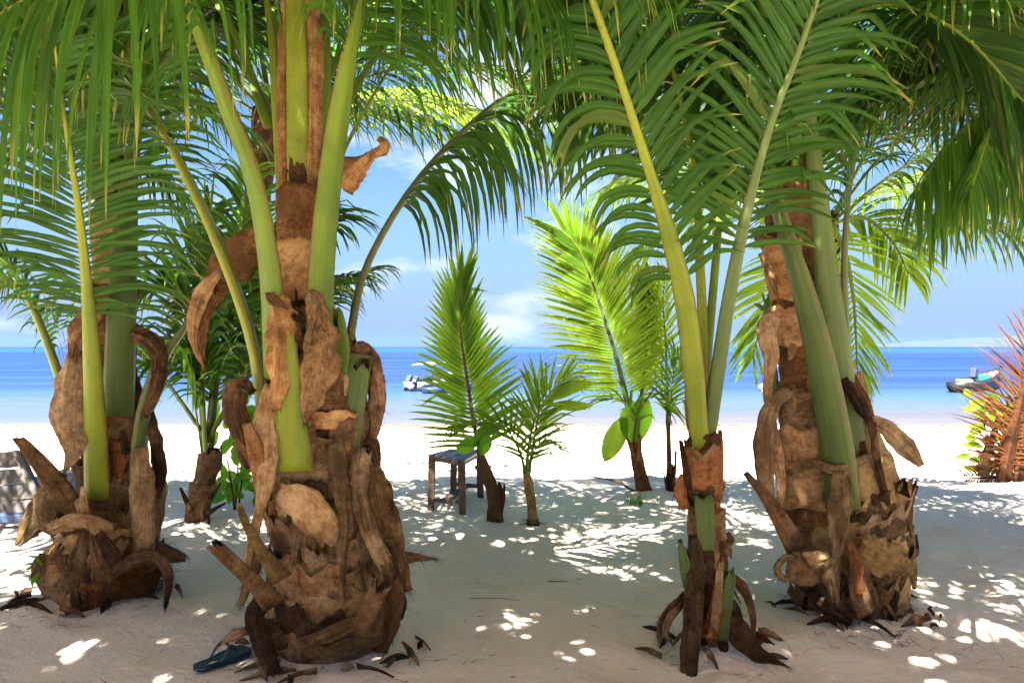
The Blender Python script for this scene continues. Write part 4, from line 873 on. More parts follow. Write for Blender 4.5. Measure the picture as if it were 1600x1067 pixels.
S_([(1250, 876), (1228, 872), (1214, 890), (1226, 904), (1244, 898)], [4.0, 3.94, 3.92, 3.9, 3.9], [16, 14, 12, 12, 8], SHE_G, cup=1.0, seed=94, nl=16)
S_([(1244, 900), (1290, 945), (1330, 975)], [4.1, 3.98, 3.95], [20, 24, 14], FIB_D, cup=.9, seed=95)
S_([(1336, 860), (1345, 910), (1362, 960)], [3.96, 3.94, 3.96], [20, 40, 50], FIB_D, cup=.5, seed=96)
S_([(1326, 846), (1338, 880), (1344, 930)], [3.93, 3.92, 3.93], [12, 18, 10], FIB_R, cup=.5, seed=97)
S_([(1345, 850), (1378, 870), (1406, 880), (1425, 895)], [3.95, 3.95, 4.02, 4.1], [40, 60, 50, 20], SHE_Y, cup=.6, seed=98)
S_([(1212, 490), (1202, 520), (1206, 560), (1200, 605), (1204, 640)], [4.1, 4.05, 4.05, 4.05, 4.05], [34, 38, 26, 16, 14], SHE_G, cup=.9, seed=99)
S_([(1240, 612), (1212, 628), (1198, 670), (1196, 720), (1206, 800)], [4.1, 4.05, 4.02, 4.02, 4.02], [20, 32, 36, 32, 14], SHE_G, cup=1.1, seed=100, wav=.022)
S_([(1204, 640), (1214, 700), (1222, 760), (1215, 800)], [4.1, 4.08, 4.08, 4.08], [10, 22, 18, 8], FIB, cup=1.1, seed=101, wav=.02)
S_([(1306, 560), (1336, 600), (1360, 650), (1372, 720), (1388, 790)], [4.2, 4.12, 4.1, 4.1, 4.12], [22, 22, 16, 14, 12], FIB, cup=1.0, seed=102)
S_([(1320, 590), (1345, 640), (1356, 655)], [4.1, 4.06, 4.06], [18, 20, 8], FIB_D, cup=1.0, seed=103, nl=14)
S_([(1350, 652), (1385, 668), (1412, 696), (1440, 728)], [4.12, 4.1, 4.1, 4.1], [12, 26, 34, 12], SHE_G, cup=.5, seed=104, wav=.02, twist=-15)
S_([(1344, 580), (1352, 620), (1360, 690), (1364, 760)], [4.3, 4.3, 4.3, 4.3], [10, 22, 26, 8], SHE_G, cup=.7, seed=105, wav=.02)
S_([(1198, 380), (1184, 372), (1176, 362)], [4.1, 4.06, 4.04], [24, 14, 5], FIB, cup=1.0, seed=106, nl=10)
S_([(1190, 395), (1206, 430), (1214, 462)], [4.1, 4.05, 4.05], [10, 16, 6], SHE, cup=1.0, seed=107, nl=12)
stub(RP, [(1258, 880), (1230, 830), (1200, 780), (1168, 742)], [4.1, 4.02, 3.98, 3.96], [44, 34, 24, 9], FIB, name='broken_leaf_stalk', dr=.4)
stub(RP, [(1392, 850), (1400, 810), (1414, 758)], [4.2, 4.18, 4.16], [30, 34, 34], SHE, name='broken_leaf_stalk', dr=.4)
stub(RP, [(1374, 840), (1380, 800), (1386, 752)], [4.24, 4.22, 4.22], [18, 20, 14], FIB_O, name='broken_leaf_stalk', dr=.4)
stub(RP, [(1412, 830), (1416, 790), (1430, 760)], [4.3, 4.28, 4.26], [22, 24, 10], SHE_G, name='broken_leaf_stalk', dr=.4)
stub(RP, [(1346, 690), (1360, 760), (1388, 830)], [4.14, 4.16, 4.2], [12, 16, 12], FIB_R, name='broken_leaf_stalk', dr=.4)

# ------------------------------------------------------------------ 5. palms behind and beside
def back_palm(px_, py_, d, rows, label, fr, top_mat=FIB_D, leaf=LEAF, rowd=None, ind=0):
    g = P(px_, py_, d); g.z = gz(g.x, g.y)
    p = empty('coconut_palm', g, label, 'palm tree')
    t = Trunk(rows, d); t.core(p, top_mat, nz_=40, na=20, amp=.02)
    for k, f in enumerate(fr):
        if k < ind: f = dict(f, ind=True)
        frond(p, seed=k + int(px_), leaf=f.pop('leaf', leaf), **f)
    return p
def A(c, az, el, ln_, sg, **k):
    return dict(dict(pts=arch(c, az, el, ln_, sg), w=(.06, .045, .03, .02, .01), t0=.22, n=50, Ln=.8, W=.036, th=(66, 28), lift=-4, droop=2.0), **k)
# just off the frame on the right
cO = Vector((4.3, 4.7, 3.0))
back_palm(1898, 900, 4.7, [(910, 1850, 1950), (700, 1860, 1940), (400, 1870, 1930), (150, 1875, 1925)], 'coconut palm beyond the right edge whose fronds hang in across the top right corner', [
    A(cO, 180, 40, 3.2, .48), A(cO, 165, 35, 3.0, .5), A(cO, 200, 38, 3.1, .48), A(cO, 172, 15, 2.6, .4, leaf=LEAF_DULL), A(cO, 190, 12, 2.5, .42), A(cO, 178, 60, 3.6, .55, leaf=LEAF_DULL),
    A(cO, 150, 50, 3.2, .5), A(cO, 215, 55, 3.4, .5), A(cO, 240, 60, 3.5, .5), A(cO, 130, 40, 3.0, .5), A(cO, 205, 20, 2.6, .4), A(cO, 270, 50, 3.2, .5), A(cO, 225, 35, 3.2, .45),
    A(cO, 158, 18, 2.6, .42), A(cO, 185, 27, 2.9, .45), A(cO + Vector((0, 0, .3)), 195, 48, 3.4, .5), A(cO + Vector((0, 0, .3)), 170, 50, 3.5, .5)])
OP = [o for o in bpy.data.objects if o.get('label', '').startswith('coconut palm beyond the right edge')][0]
for k, (pp, d, ln2) in enumerate([([(1850, 120), (1700, 105), (1580, 145), (1490, 215), (1430, 300)], 4.3, .74), ([(1850, 230), (1720, 195), (1610, 210), (1520, 265), (1450, 345)], 4.6, .66), ([(1850, 100), (1740, 60), (1640, 90), (1560, 180), (1520, 290)], 4.0, .62), ([(1840, 10), (1700, -60), (1550, -50), (1420, 20), (1330, 120)], 4.6, .8), ([(1850, 260), (1760, 230), (1680, 240), (1600, 290)], 4.4, .7)]):
    frond(OP, px(pp, d), hint=(.2, -.1, 1), w=(.07, .05, .035, .02, .01), t0=.1, n=58, Ln=ln2, W=.032, th=(66, 34), lift=-30, droop=6, leaf=LEAF_DULL if k == 3 else LEAF, ind=(k < 2), seed=k + 300)
cO2 = Vector((4.6, 7.4, 3.3))
back_palm(1546, 0, 7.4, [(790, 1525, 1567), (500, 1530, 1562), (210, 1532, 1560)], 'coconut palm in the shade behind the right-hand fronds, only its crown showing', [
    A(cO2, 180, 45, 3.0, .5), A(cO2, 150, 45, 3.0, .5), A(cO2, 210, 45, 3.0, .5), A(cO2, 240, 45, 3.0, .5), A(cO2, 195, 20, 2.4, .4), A(cO2, 165, 15, 2.2, .4), A(cO2, 330, 40, 2.8, .5), A(cO2, 0, 40, 2.8, .5), A(cO2, 225, 65, 3.2, .5)], leaf=LEAF_DULL) if False else None
# behind the double-stemmed palm, its lower fronds in full sun
cB = P(1296, 350, 6.6)
back_palm(1290, 0, 6.6, [(860, 1270, 1312), (600, 1276, 1312), (400, 1280, 1312), (330, 1284, 1308)], 'sunlit palm half hidden behind the ringed ochre stems, its fronds spread low on both sides', [
    A(cB, 185, 12, 1.9, .75, n=40, Ln=.75, leaf=LEAF_YOUNG), A(cB, 350, 10, 1.9, .75, n=40, Ln=.75), A(cB, 160, 35, 2.1, .7, leaf=LEAF_YOUNG), A(cB, 20, 35, 2.1, .7, leaf=LEAF_YOUNG), A(cB, 205, 40, 2.3, .65), A(cB, 335, 40, 2.3, .65),
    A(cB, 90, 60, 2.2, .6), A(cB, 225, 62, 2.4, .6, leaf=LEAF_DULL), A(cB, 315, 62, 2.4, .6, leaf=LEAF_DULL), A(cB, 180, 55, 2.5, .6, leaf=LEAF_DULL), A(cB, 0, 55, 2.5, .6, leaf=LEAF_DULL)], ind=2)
BP = [o for o in bpy.data.objects if o.get('label', '').startswith('sunlit palm half hidden')][0]
frond(BP, px([(1300, 350), (1322, 400), (1334, 470), (1338, 540), (1340, 590)], 6.3), hint=(0, 1, .3), w=(.05, .04, .03, .02, .01), t0=.05, n=30, Ln=.52, W=.034, th=(62, 28), lift=4, droop=.5, leaf=LEAF_YOUNG, seed=401, kinkp=.05)
frond(BP, px([(1290, 350), (1240, 390), (1206, 450), (1188, 510), (1176, 560)], 6.3), hint=(0, 1, .3), w=(.05, .04, .03, .02, .01), t0=.2, n=28, Ln=.50, W=.036, th=(62, 24), lift=4, droop=.7, leaf=LEAF_YOUNG, seed=402, kinkp=.05)
frond(BP, px([(1300, 350), (1350, 340), (1396, 380), (1420, 430)], 6.5), hint=(0, .6, 1), w=(.05, .04, .03, .02, .01), t0=.1, n=30, Ln=.55, W=.034, th=(62, 24), lift=0, droop=1.5, leaf=LEAF_YOUNG, seed=403)
# behind the stout palm
cN = P(425, 190, 7.0)
back_palm(455, 0, 7.0, [(850, 430, 480), (600, 400, 446), (350, 380, 420), (170, 395, 440)], 'dark-trunked palm seen behind the stout palm, between its long green stalks', [
    A(cN, 350, 25, 2.9, .55), A(cN, 10, 50, 3.1, .5), A(cN, 330, 45, 3.1, .5), A(cN, 190, 30, 2.9, .55), A(cN, 170, 50, 3.0, .5), A(cN, 215, 45, 3.0, .5), A(cN, 340, 5, 2.4, .5, leaf=LEAF_DULL), A(cN, 200, 5, 2.4, .5, leaf=LEAF_DULL),
    A(cN, 90, 60, 2.6, .5), A(cN, 270, 60, 2.8, .5), A(cN, 300, 50, 2.8, .5), A(cN, 240, 50, 2.8, .5), A(cN, 0, 15, 2.6, .5, leaf=LEAF_YOUNG), A(cN, 40, 30, 2.6, .5, leaf=LEAF_YOUNG)])
# far left
cK = P(-70, 200, 6.6)
back_palm(-120, 0, 6.6, [(830, -150, -100), (600, -140, -96), (400, -120, -80), (190, -100, -60)], 'palm beyond the left edge whose fronds reach in behind the left palm', [
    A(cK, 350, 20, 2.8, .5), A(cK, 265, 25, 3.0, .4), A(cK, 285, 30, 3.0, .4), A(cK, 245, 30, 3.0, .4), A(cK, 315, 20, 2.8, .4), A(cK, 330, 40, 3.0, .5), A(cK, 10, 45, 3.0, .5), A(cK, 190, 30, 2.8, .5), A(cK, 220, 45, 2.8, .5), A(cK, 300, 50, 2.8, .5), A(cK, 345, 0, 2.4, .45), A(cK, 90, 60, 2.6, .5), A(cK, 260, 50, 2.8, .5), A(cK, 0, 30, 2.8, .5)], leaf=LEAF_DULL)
# small palm behind, between the left palm and the stout one
SB = empty('small_coconut_palm', G(308, 828), 'small palm on a leaning brown trunk, between the left palm and the stout palm', 'palm tree')
TS = Trunk([(845, 286, 330), (828, 284, 330), (800, 294, 326), (760, 304, 334), (720, 314, 342), (700, 318, 340)], 6.25); TS.core(SB, FIB_D, nz_=24, na=20, amp=.02)
TS.wrap(SB, 'leaf_sheath', -95, 80, .1, .4, .01, FIB, seed=110); TS.wrap(SB, 'leaf_sheath', -60, 100, .35, .66, .012, FIB_D, seed=111, slant=.08)
frond(SB, px([(322, 720), (318, 640), (316, 560), (300, 490), (260, 450), (210, 450)], 6.2), hint=(.5, .5, 1), w=(.07, .06, .05, .035, .02, .01), t0=.35, n=34, Ln=.85, W=.055, th=(60, 25), droop=2.6, ind=True)
frond(SB, px([(328, 720), (336, 620), (352, 520), (370, 430), (380, 350), (384, 280)], 6.3), hint=(0, 1, .4), w=(.06, .05, .04, .03, .02, .01), t0=.3, n=46, Ln=.7, W=.04, th=(66, 30), droop=2.2, pet=PET_D, ind=True)
frond(SB, px([(326, 720), (330, 640), (360, 560), (420, 520), (480, 520)], 6.4), hint=(-.5, .5, 1), w=(.05, .04, .03, .02, .01), t0=.3, n=40, Ln=.7, W=.04, droop=2.2)
frond(SB, px([(318, 710), (312, 600), (290, 520), (300, 420), (330, 330)], 6.5), hint=(0, 1, .4), w=(.05, .04, .03, .02, .01), t0=.3, n=40, Ln=.7, W=.04, droop=2.0)
frond(SB, px([(316, 710), (306, 640), (296, 590), (280, 560), (262, 560)], 6.1), hint=(.5, .2, 1), w=(.04, .035, .03, .02, .01), t0=.4, n=14, Ln=.8, W=.07, th=(50, 15), droop=3.5, ind=True)
for k, (az, el) in enumerate([(20, 60), (100, 70), (200, 60), (330, 55), (160, 50)]):
    frond(SB, arch(P(325, 690, 6.25), az, el, 2.0, .6), w=(.05, .04, .02, .01), t0=.3, n=34, Ln=.65, W=.045, droop=2.2, leaf=LEAF_DULL)
stub(SB, [(300, 800), (290, 780), (282, 762)], 6.1, [10, 8, 4], FIB_R, name='broken_leaf_stalk')
stub(SB, [(318, 806), (334, 796), (352, 786)], 6.1, [10, 7, 3], FIB_D, name='broken_leaf_stalk')
stub(SB, [(328, 780), (340, 762), (344, 755)], 6.1, [9, 7, 3], FIB_D, name='broken_leaf_stalk')

# ------------------------------------------------------------------ 6. seedlings between the palms and the beach
def oval_leaf(parent, pix, d, wpx, mat, name='broad_leaflet', hint=(0, -1, .3), droop=0):
    c = catmull(px(pix, d), 12); tg = tangents(c); mb = MB(); h = Vector(hint).normalized(); m = 12
    ID[0] += 1; ix = ID[0] % 997
    for i in range(m):
        t = i / (m - 1); T = tg[i]; a = T.cross(h).normalized(); w = wpx * d / F * .5 * math.sin(math.pi * min(1, t * .93 + .05)) ** .75 if i < m - 1 else .001
        n_ = a.cross(T)
        for k in (-1, -.5, 0, .5, 1): mb.v.append(tuple(c[i] + a * (w * k) + n_ * (w * (-.18 + .18 * abs(k) * 1.6) + .004 * math.sin(k * 9 + i))))
    for i in range(m - 1):
        for k in range(4):
            q = i * 5 + k; mb.f.append((q, q + 1, q + 6, q + 5))
            u0, u1 = .02 + k * .24, .02 + (k + 1) * .24; mb.uv.append(((ix + u0, i / m), (ix + u1, i / m), (ix + u1, (i + 1) / m), (ix + u0, (i + 1) / m)))
    return mb.build(name, mat, parent)
SA = empty('palm_seedling', G(776, 822), 'palm seedling with one tall upright frond, just right of the bench', 'palm seedling', 'palm seedlings on the sand')
tA = Trunk([(832, 762, 786), (822, 760, 788), (805, 762, 786), (790, 764, 786), (774, 762, 784)], 6.4); tA.core(SA, SHE_G, nz_=14, na=18, amp=.015)
stub(SA, [(774, 800), (768, 760), (758, 730), (748, 700)], 6.38, [20, 20, 16, 10], PET_B, name='stem')
stub(SA, [(780, 800), (784, 775), (780, 756)], 6.36, [9, 8, 6], FIB_R, name='dry_leaf_base'); stub(SA, [(782, 800), (786, 780), (788, 758)], 6.38, [8, 7, 3], FIB, name='dry_leaf_base')
stub(SA, [(764, 766), (752, 742), (742, 728)], 6.36, [7, 6, 3], FIB_D, name='dry_leaf_base'); stub(SA, [(762, 740), (760, 728), (757, 722)], 6.4, [6, 6, 4], FIB_R, name='dry_leaf_base')
frond(SA, px([(752, 712), (740, 660), (731, 600), (722, 540), (718, 480), (723, 436)], 6.4), hint=(0, 1, .15), w=(.045, .035, .028, .022, .014, .008), t0=.06, n=38, Ln=.50, W=.050, th=(76, 8), lift=4, droop=.35, leaf=LEAF_SEED, pet=PET_B, ind=True, prof=(1.05, 1.05, .9, .85, .7), kinkp=.1, jit=.3)
oval_leaf(SA, [(746, 684), (730, 696), (712, 706)], 6.35, 24, LEAF_BROAD); oval_leaf(SA, [(760, 676), (758, 694), (750, 712)], 6.35, 22, LEAF_BROAD)
SBd = empty('palm_seedling', G(832, 824), 'low fan-leaved palm seedling at the middle, its dry roots bare on the sand', 'palm seedling', 'palm seedlings on the sand')
tB = Trunk([(834, 818, 846), (822, 820, 844), (805, 824, 840), (790, 824, 838), (760, 820, 834), (735, 816, 828)], 6.35); tB.core(SBd, SHE_Y, nz_=20, na=16, amp=.008)
frond(SBd, px([(822, 745), (826, 700), (836, 655), (858, 615), (885, 590)], 6.3), hint=(-.3, 1, .5), w=(.035, .03, .02, .014, .008), t0=.15, n=18, Ln=.46, W=.034, th=(70, 20), droop=.8, leaf=LEAF_YOUNG, pet=PET_Y, ind=True, jit=.6)
frond(SBd, px([(822, 745), (812, 705), (790, 670), (755, 660), (715, 668)], 6.3), hint=(.3, .6, 1), w=(.035, .03, .02, .014, .008), t0=.25, n=16, Ln=.42, W=.034, th=(62, 20), droop=1.2, leaf=LEAF_YOUNG, pet=PET, ind=True, jit=.6)
frond(SBd, px([(826, 740), (834, 690), (842, 640), (840, 600)], 6.35), hint=(0, 1, .3), w=(.03, .025, .018, .01), t0=.2, n=12, Ln=.42, W=.03, th=(60, 12), droop=.5, leaf=LEAF_YOUNG, pet=PET_D, ind=True, jit=.6)
frond(SBd, px([(826, 735), (838, 700), (856, 690), (874, 700)], 6.25), hint=(-.3, .3, 1), w=(.022, .02, .014, .008), t0=.3, n=10, Ln=.36, W=.03, th=(60, 20), droop=1.8, leaf=LEAF_YOUNG, ind=True, jit=.6)
oval_leaf(SBd, [(860, 625), (895, 605), (930, 598)], 6.3, 20, LEAF_YOUNG); oval_leaf(SBd, [(862, 632), (895, 634), (925, 634)], 6.3, 17, LEAF_YOUNG)
oval_leaf(SBd, [(770, 660), (748, 680), (745, 700)], 6.3, 16, LEAF_BROAD)
mbr = MB(); rr_ = random.Random(9)
for i in range(26):
    p = P(832 + rr_.uniform(-10, 12), 820 + rr_.uniform(-6, 6), 6.3); hair(mbr, p, Vector((rr_.uniform(-1, 1.4), rr_.uniform(-.5, .5), rr_.uniform(-.1, .4))), rr_.uniform(.08, .2), .004, rr_, seg=5)
mbr.build('roots', FIB_D, SBd)
SC = empty('palm_seedling', G(1006, 776), 'tall palm seedling with the biggest bright frond and a dark red-brown stem', 'palm seedling', 'palm seedlings on the sand')
tC = Trunk([(790, 994, 1026), (776, 994, 1024), (750, 990, 1014), (720, 986, 1006), (690, 984, 1000), (676, 984, 996)], 7.5); tC.core(SC, FIB_R, nz_=22, na=16, amp=.012)
frond(SC, px([(990, 700), (982, 640), (966, 570), (945, 500), (925, 440), (900, 385), (880, 362)], 7.5), hint=(.1, 1, .2), w=(.075, .06, .045, .034, .026, .018, .01), t0=.24, n=60, Ln=.72, W=.043, th=(80, 18), lift=3, droop=.3, leaf=LEAF_YOUNG, pet=PET_D, ind=True, prof=(.75, .95, 1.0, .9, .6), kinkp=.06, jit=.3)
frond(SC, px([(992, 690), (1002, 620), (1010, 550), (1012, 480), (1004, 430)], 7.7), hint=(0, 1, .2), w=(.05, .04, .03, .02, .01), t0=.3, n=30, Ln=.42, W=.05, th=(40, 10), droop=.5, leaf=LEAF_YOUNG, pet=PET_Y, ind=True, jit=.6)
frond(SC, px([(990, 690), (992, 650), (972, 625), (940, 625)], 7.4), hint=(.3, .3, 1), w=(.03, .025, .02, .01), t0=.3, n=10, Ln=.4, W=.04, th=(60, 20), droop=1.6, leaf=LEAF_YOUNG, ind=True, jit=.6)
frond(SC, px([(992, 690), (1000, 640), (1020, 620), (1045, 640)], 7.4), hint=(-.3, .3, 1), w=(.03, .025, .02, .01), t0=.3, n=10, Ln=.4, W=.04, th=(60, 20), droop=1.8, leaf=LEAF_YOUNG, ind=True, jit=.6)
oval_leaf(SC, [(978, 652), (962, 682), (944, 722)], 7.4, 34, LEAF_YOUNG); oval_leaf(SC, [(990, 690), (984, 660), (990, 625)], 7.42, 34, LEAF_BROAD); oval_leaf(SC, [(998, 690), (1008, 650), (1010, 620)], 7.45, 24, LEAF_BROAD)
oval_leaf(SC, [(1002, 520), (1014, 470), (1012, 430), (1004, 418)], 7.75, 40, LEAF_YOUNG)
stub(SC, [(990, 712), (982, 690), (977, 680)], 7.4, [7, 6, 3], FIB_R, name='dry_leaf_base'); stub(SC, [(998, 720), (1000, 690), (999, 680)], 7.4, [9, 7, 5], FIB_R, name='dry_leaf_base')
SD = empty('palm_seedling', G(1048, 776), 'thin palm seedling close behind the slender palm, with narrow drooping leaves', 'palm seedling', 'palm seedlings on the sand')
tD = Trunk([(790, 1038, 1060), (776, 1040, 1056), (740, 1041, 1054), (725, 1042, 1052)], 7.55); tD.core(SD, FIB_D, nz_=14, na=14, amp=.008)
stub(SD, [(1046, 740), (1045, 700), (1044, 650), (1046, 620)], 7.5, [9, 8, 8, 6], PET_B, name='stem')
frond(SD, px([(1045, 650), (1042, 590), (1040, 530), (1036, 470), (1040, 430)], 7.6), hint=(0, 1, .2), w=(.03, .026, .02, .014, .008), t0=.15, n=26, Ln=.42, W=.03, th=(70, 20), droop=.8, leaf=LEAF_YOUNG, pet=PET_Y, ind=True, jit=.6)
frond(SD, px([(1045, 650), (1050, 600), (1062, 560), (1076, 540)], 7.5), hint=(0, 1, .2), w=(.025, .02, .014, .008), t0=.2, n=14, Ln=.36, W=.03, th=(50, 14), droop=.8, leaf=LEAF, ind=True, jit=.6)
frond(SD, px([(1044, 660), (1038, 620), (1022, 610), (1006, 630)], 7.45), hint=(.2, .3, 1), w=(.022, .018, .014, .008), t0=.2, n=10, Ln=.36, W=.03, th=(50, 14), droop=2, leaf=LEAF_YOUNG, ind=True, jit=.6)
frond(SD, px([(1046, 660), (1052, 630), (1066, 625), (1078, 650)], 7.45), hint=(-.2, .3, 1), w=(.022, .018, .014, .008), t0=.2, n=10, Ln=.32, W=.03, th=(50, 14), droop=2, leaf=LEAF_YOUNG, ind=True, jit=.6)
stub(SD, [(1052, 760), (1055, 730), (1056, 706)], 7.5, [6, 5, 4], FIB, name='dry_leaf_base'); stub(SD, [(1042, 765), (1038, 745), (1034, 724)], 7.5, [4, 3, 2], FIB_D, name='dry_leaf_base')

# ------------------------------------------------------------------ 7. fallen red-brown palm at the right edge
DR = empty('dry_palm', G(1590, 752), 'withered red-brown palm at the right edge with stiff spiky leaflets', 'dead palm')
DD = 8.4
for i, (pts, n_, L_, dr_) in enumerate([([(1572, 752), (1582, 700), (1594, 640), (1610, 575), (1632, 530)], 34, .80, .35), ([(1596, 752), (1604, 700), (1614, 640), (1630, 580), (1660, 540)], 30, .85, .5), ([(1568, 752), (1576, 715), (1588, 680), (1604, 645)], 22, .7, .9), ([(1625, 735), (1600, 722), (1575, 712), (1545, 706)], 22, .5, 1.2), ([(1660, 700), (1625, 722), (1590, 738), (1550, 746), (1512, 746)], 34, .45, .8), ([(1620, 752), (1625, 700), (1640, 640), (1660, 590)], 26, .8, .8)]):
    frond(DR, px(pts, DD + i * .08), hint=(0, -1, .2), w=(.10, .08, .06, .03, .015) if i < 2 else (.06, .05, .03, .01), t0=.12, n=n_, Ln=L_, W=.026, th=(80, 46), lift=10, droop=dr_, leaf=LEAF_DRY, pet=FIB_X, ind=True, jit=1.3, kinkp=0)
stub(DR, [(1564, 752), (1572, 700), (1588, 640), (1604, 580)], DD, [12, 13, 11, 6], FIB_X, name='leaf_base'); stub(DR, [(1592, 755), (1601, 690), (1611, 600)], DD + .1, [20, 18, 10], FIB_X, name='leaf_base')
stub(DR, [(1536, 745), (1540, 715), (1552, 680), (1560, 650)], DD + .1, [18, 16, 12, 6], FIB_D, name='leaf_base')

# ------------------------------------------------------------------ 8. broad-leaved plants
def leafy(name, base, label, cat, leaves, d, mat, stems, group=None):
    o = empty(name, base, label, cat, group)
    for s in stems: stub(o, s, d, [4, 3, 2], PET_B, name='stem')
    for (pts, w) in leaves: oval_leaf(o, pts, d + random.Random(pts[0][0] * 7 + pts[0][1]).uniform(-.15, .15), w, mat, name='leaf', hint=(random.Random(pts[0][0]).uniform(-.5, .5), -1, random.Random(pts[0][1]).uniform(0, .8)))
    return o
rg = random.Random(21); lv = []
for i in range(88):
    x, y = rg.uniform(338, 408), rg.uniform(610, 775); a = rg.uniform(0, 6.28); l_ = rg.uniform(16, 30)
    lv.append(([(x, y), (x + math.cos(a) * l_ * .5, y + abs(math.sin(a)) * l_ * .4), (x + math.cos(a) * l_, y + abs(math.sin(a)) * l_)], rg.uniform(10, 17)))
leafy('green_bush', G(368, 800), 'bright green broad-leaved bush behind the left side of the stout palm', 'bush', lv, 6.9, LEAF_BROAD, [[(368, 815), (362, 760), (350, 690)], [(370, 815), (378, 750), (388, 680)], [(366, 815), (372, 720), (368, 640)]])
lv = []
for i in range(60):
    x, y = rg.uniform(370, 425), rg.uniform(320, 400); a = rg.uniform(0, 6.28); l_ = rg.uniform(14, 24)
    lv.append(([(x, y), (x + math.cos(a) * l_ * .5, y + abs(math.sin(a)) * l_ * .4), (x + math.cos(a) * l_, y + abs(math.sin(a)) * l_)], rg.uniform(9, 15)))
b9 = P(400, 0, 8.0); b9.z = gz(b9.x, b9.y)
leafy('sapling', b9, 'tall thin sapling whose bright leaves show above the curled bract of the stout palm', 'tree', lv, 8.0, LEAF_BROAD, [[(402, 766), (400, 560), (398, 350)]])
lv = []
for i in range(46):
    x, y = rg.uniform(1512, 1590), rg.uniform(612, 735); a = rg.uniform(-2.6, -.5) if rg.random() < .6 else rg.uniform(2.6, 3.6); l_ = rg.uniform(18, 32)
    lv.append(([(x, y), (x + math.cos(a) * l_ * .5, y + math.sin(a) * l_ * .45), (x + math.cos(a) * l_, y + math.sin(a) * l_ * .7)], rg.uniform(9, 14)))
leafy('beach_shrub', G(1560, 742), 'light green glossy-leaved shrub behind the withered red-brown palm', 'shrub', lv, 8.9, LEAF_YOUNG, [[(1560, 742), (1550, 700), (1530, 640)], [(1565, 742), (1570, 700), (1580, 650)], [(1560, 742), (1545, 720), (1525, 700)]])
lv = [([(62, 890), (54, 897), (46, 905)], 7), ([(64, 888), (60, 900), (56, 912)], 8), ([(68, 888), (70, 900), (72, 914)], 7), ([(60, 886), (50, 886), (40, 890)], 6), ([(66, 884), (60, 876), (56, 870)], 6), ([(70, 890), (78, 897), (80, 908)], 6), ([(62, 894), (52, 906), (50, 918)], 6), ([(66, 892), (64, 908), (66, 922)], 6)]
leafy('ground_plant', G(68, 905), 'little green sprout at the left foot of the left palm', 'plant', lv, 4.35, LEAF_BROAD, [[(70, 910), (68, 896), (64, 886)]])
tuft = empty('grass_tuft', G(992, 790), 'small green grass tuft in front of the tall seedling', 'plant'); mbt = MB(); rt = random.Random(5); g0 = G(992, 790)
for i in range(34):
    leaflet_into(mbt, i, g0 + Vector((rt.uniform(-.06, .06), rt.uniform(-.03, .03), -.01)), Vector((rt.uniform(-.7, .7), rt.uniform(-.3, .3), 1)), Vector((1, 0, 0)), rt.uniform(.05, .16), .008, 3.0, segs=4)
mbt.build('blades', LEAF_YOUNG, tuft, kind='stuff')

# ------------------------------------------------------------------ 9. bench, lounger, flip-flop, stick
WOOD = plain('weathered_wood', (.075, .046, .027), .75, .35, 30, bmp=.003); TOPM = plain('bench_top', (.030, .030, .033), .55, .2, 25, bmp=.002)
bench = empty('bench', G(712, 790), 'small weathered wooden bench with a blue-grey top, alone on the sand', 'bench')
FLp, FRp, RLp, RRp = [G(*q) for q in ((673, 797), (723, 803), (708, 772), (751, 776))]
ztop = .50; tops = {}
for k, (q, dx, dy) in {'a': (FLp, 1, 1), 'b': (FRp, -1, 1), 'c': (RLp, 1, -1), 'd': (RRp, -1, -1)}.items():
    mb = MB(); s0, s1 = .029, .034; t_ = Vector((q.x + dx * .012, q.y + dy * .02, ztop - .03)); b_ = Vector((q.x, q.y, q.z - .02)); tops[k] = t_
    mb.hexa([b_ + Vector(v) for v in ((-s0, -s0, 0), (s0, -s0, 0), (s0, s0, 0), (-s0, s0, 0))] + [t_ + Vector(v) for v in ((-s1, -s1, 0), (s1, -s1, 0), (s1, s1, 0), (-s1, s1, 0))])
    mb.build('leg', WOOD, bench, smooth=False, bevel=.003)
def rail(a, b_, h, w, mat, nm):
    mb = MB(); d = (b_ - a); d.z = 0; d.normalize(); n_ = Vector((-d.y, d.x, 0)); a2, b2 = a + d * .025, b_ - d * .025
    mb.hexa([a2 - n_ * w - Vector((0, 0, h)), b2 - n_ * w - Vector((0, 0, h)), b2 + n_ * w - Vector((0, 0, h)), a2 + n_ * w - Vector((0, 0, h)), a2 - n_ * w + Vector((0, 0, h)), b2 - n_ * w + Vector((0, 0, h)), b2 + n_ * w + Vector((0, 0, h)), a2 + n_ * w + Vector((0, 0, h))])
    mb.build(nm, mat, bench, smooth=False, bevel=.003)
for a, b_ in (('a', 'b'), ('c', 'd'), ('a', 'c'), ('b', 'd')): rail(tops[a] - Vector((0, 0, .012)), tops[b_] - Vector((0, 0, .012)), .026, .014, WOOD, 'apron')
at = lambda q, k, z: Vector((q.x + (tops[k].x - q.x) * z / ztop, q.y + (tops[k].y - q.y) * z / ztop, q.z + z))
rail(at(FLp, 'a', .10), at(FRp, 'b', .10), .018, .012, WOOD, 'stretcher'); rail(at(RLp, 'c', .10), at(RRp, 'd', .10), .018, .012, WOOD, 'stretcher')
m0, m1 = (at(FLp, 'a', .10) + at(FRp, 'b', .10)) / 2, (at(RLp, 'c', .10) + at(RRp, 'd', .10)) / 2; rail(m0, m1, .014, .03, WOOD, 'stretcher')
mb = MB(); e = .035; zt = ztop - .029
cs = [tops['a'] + Vector((-e, -e, 0)), tops['b'] + Vector((e, -e, 0)), tops['d'] + Vector((e, e, 0)), tops['c'] + Vector((-e, e, 0))]
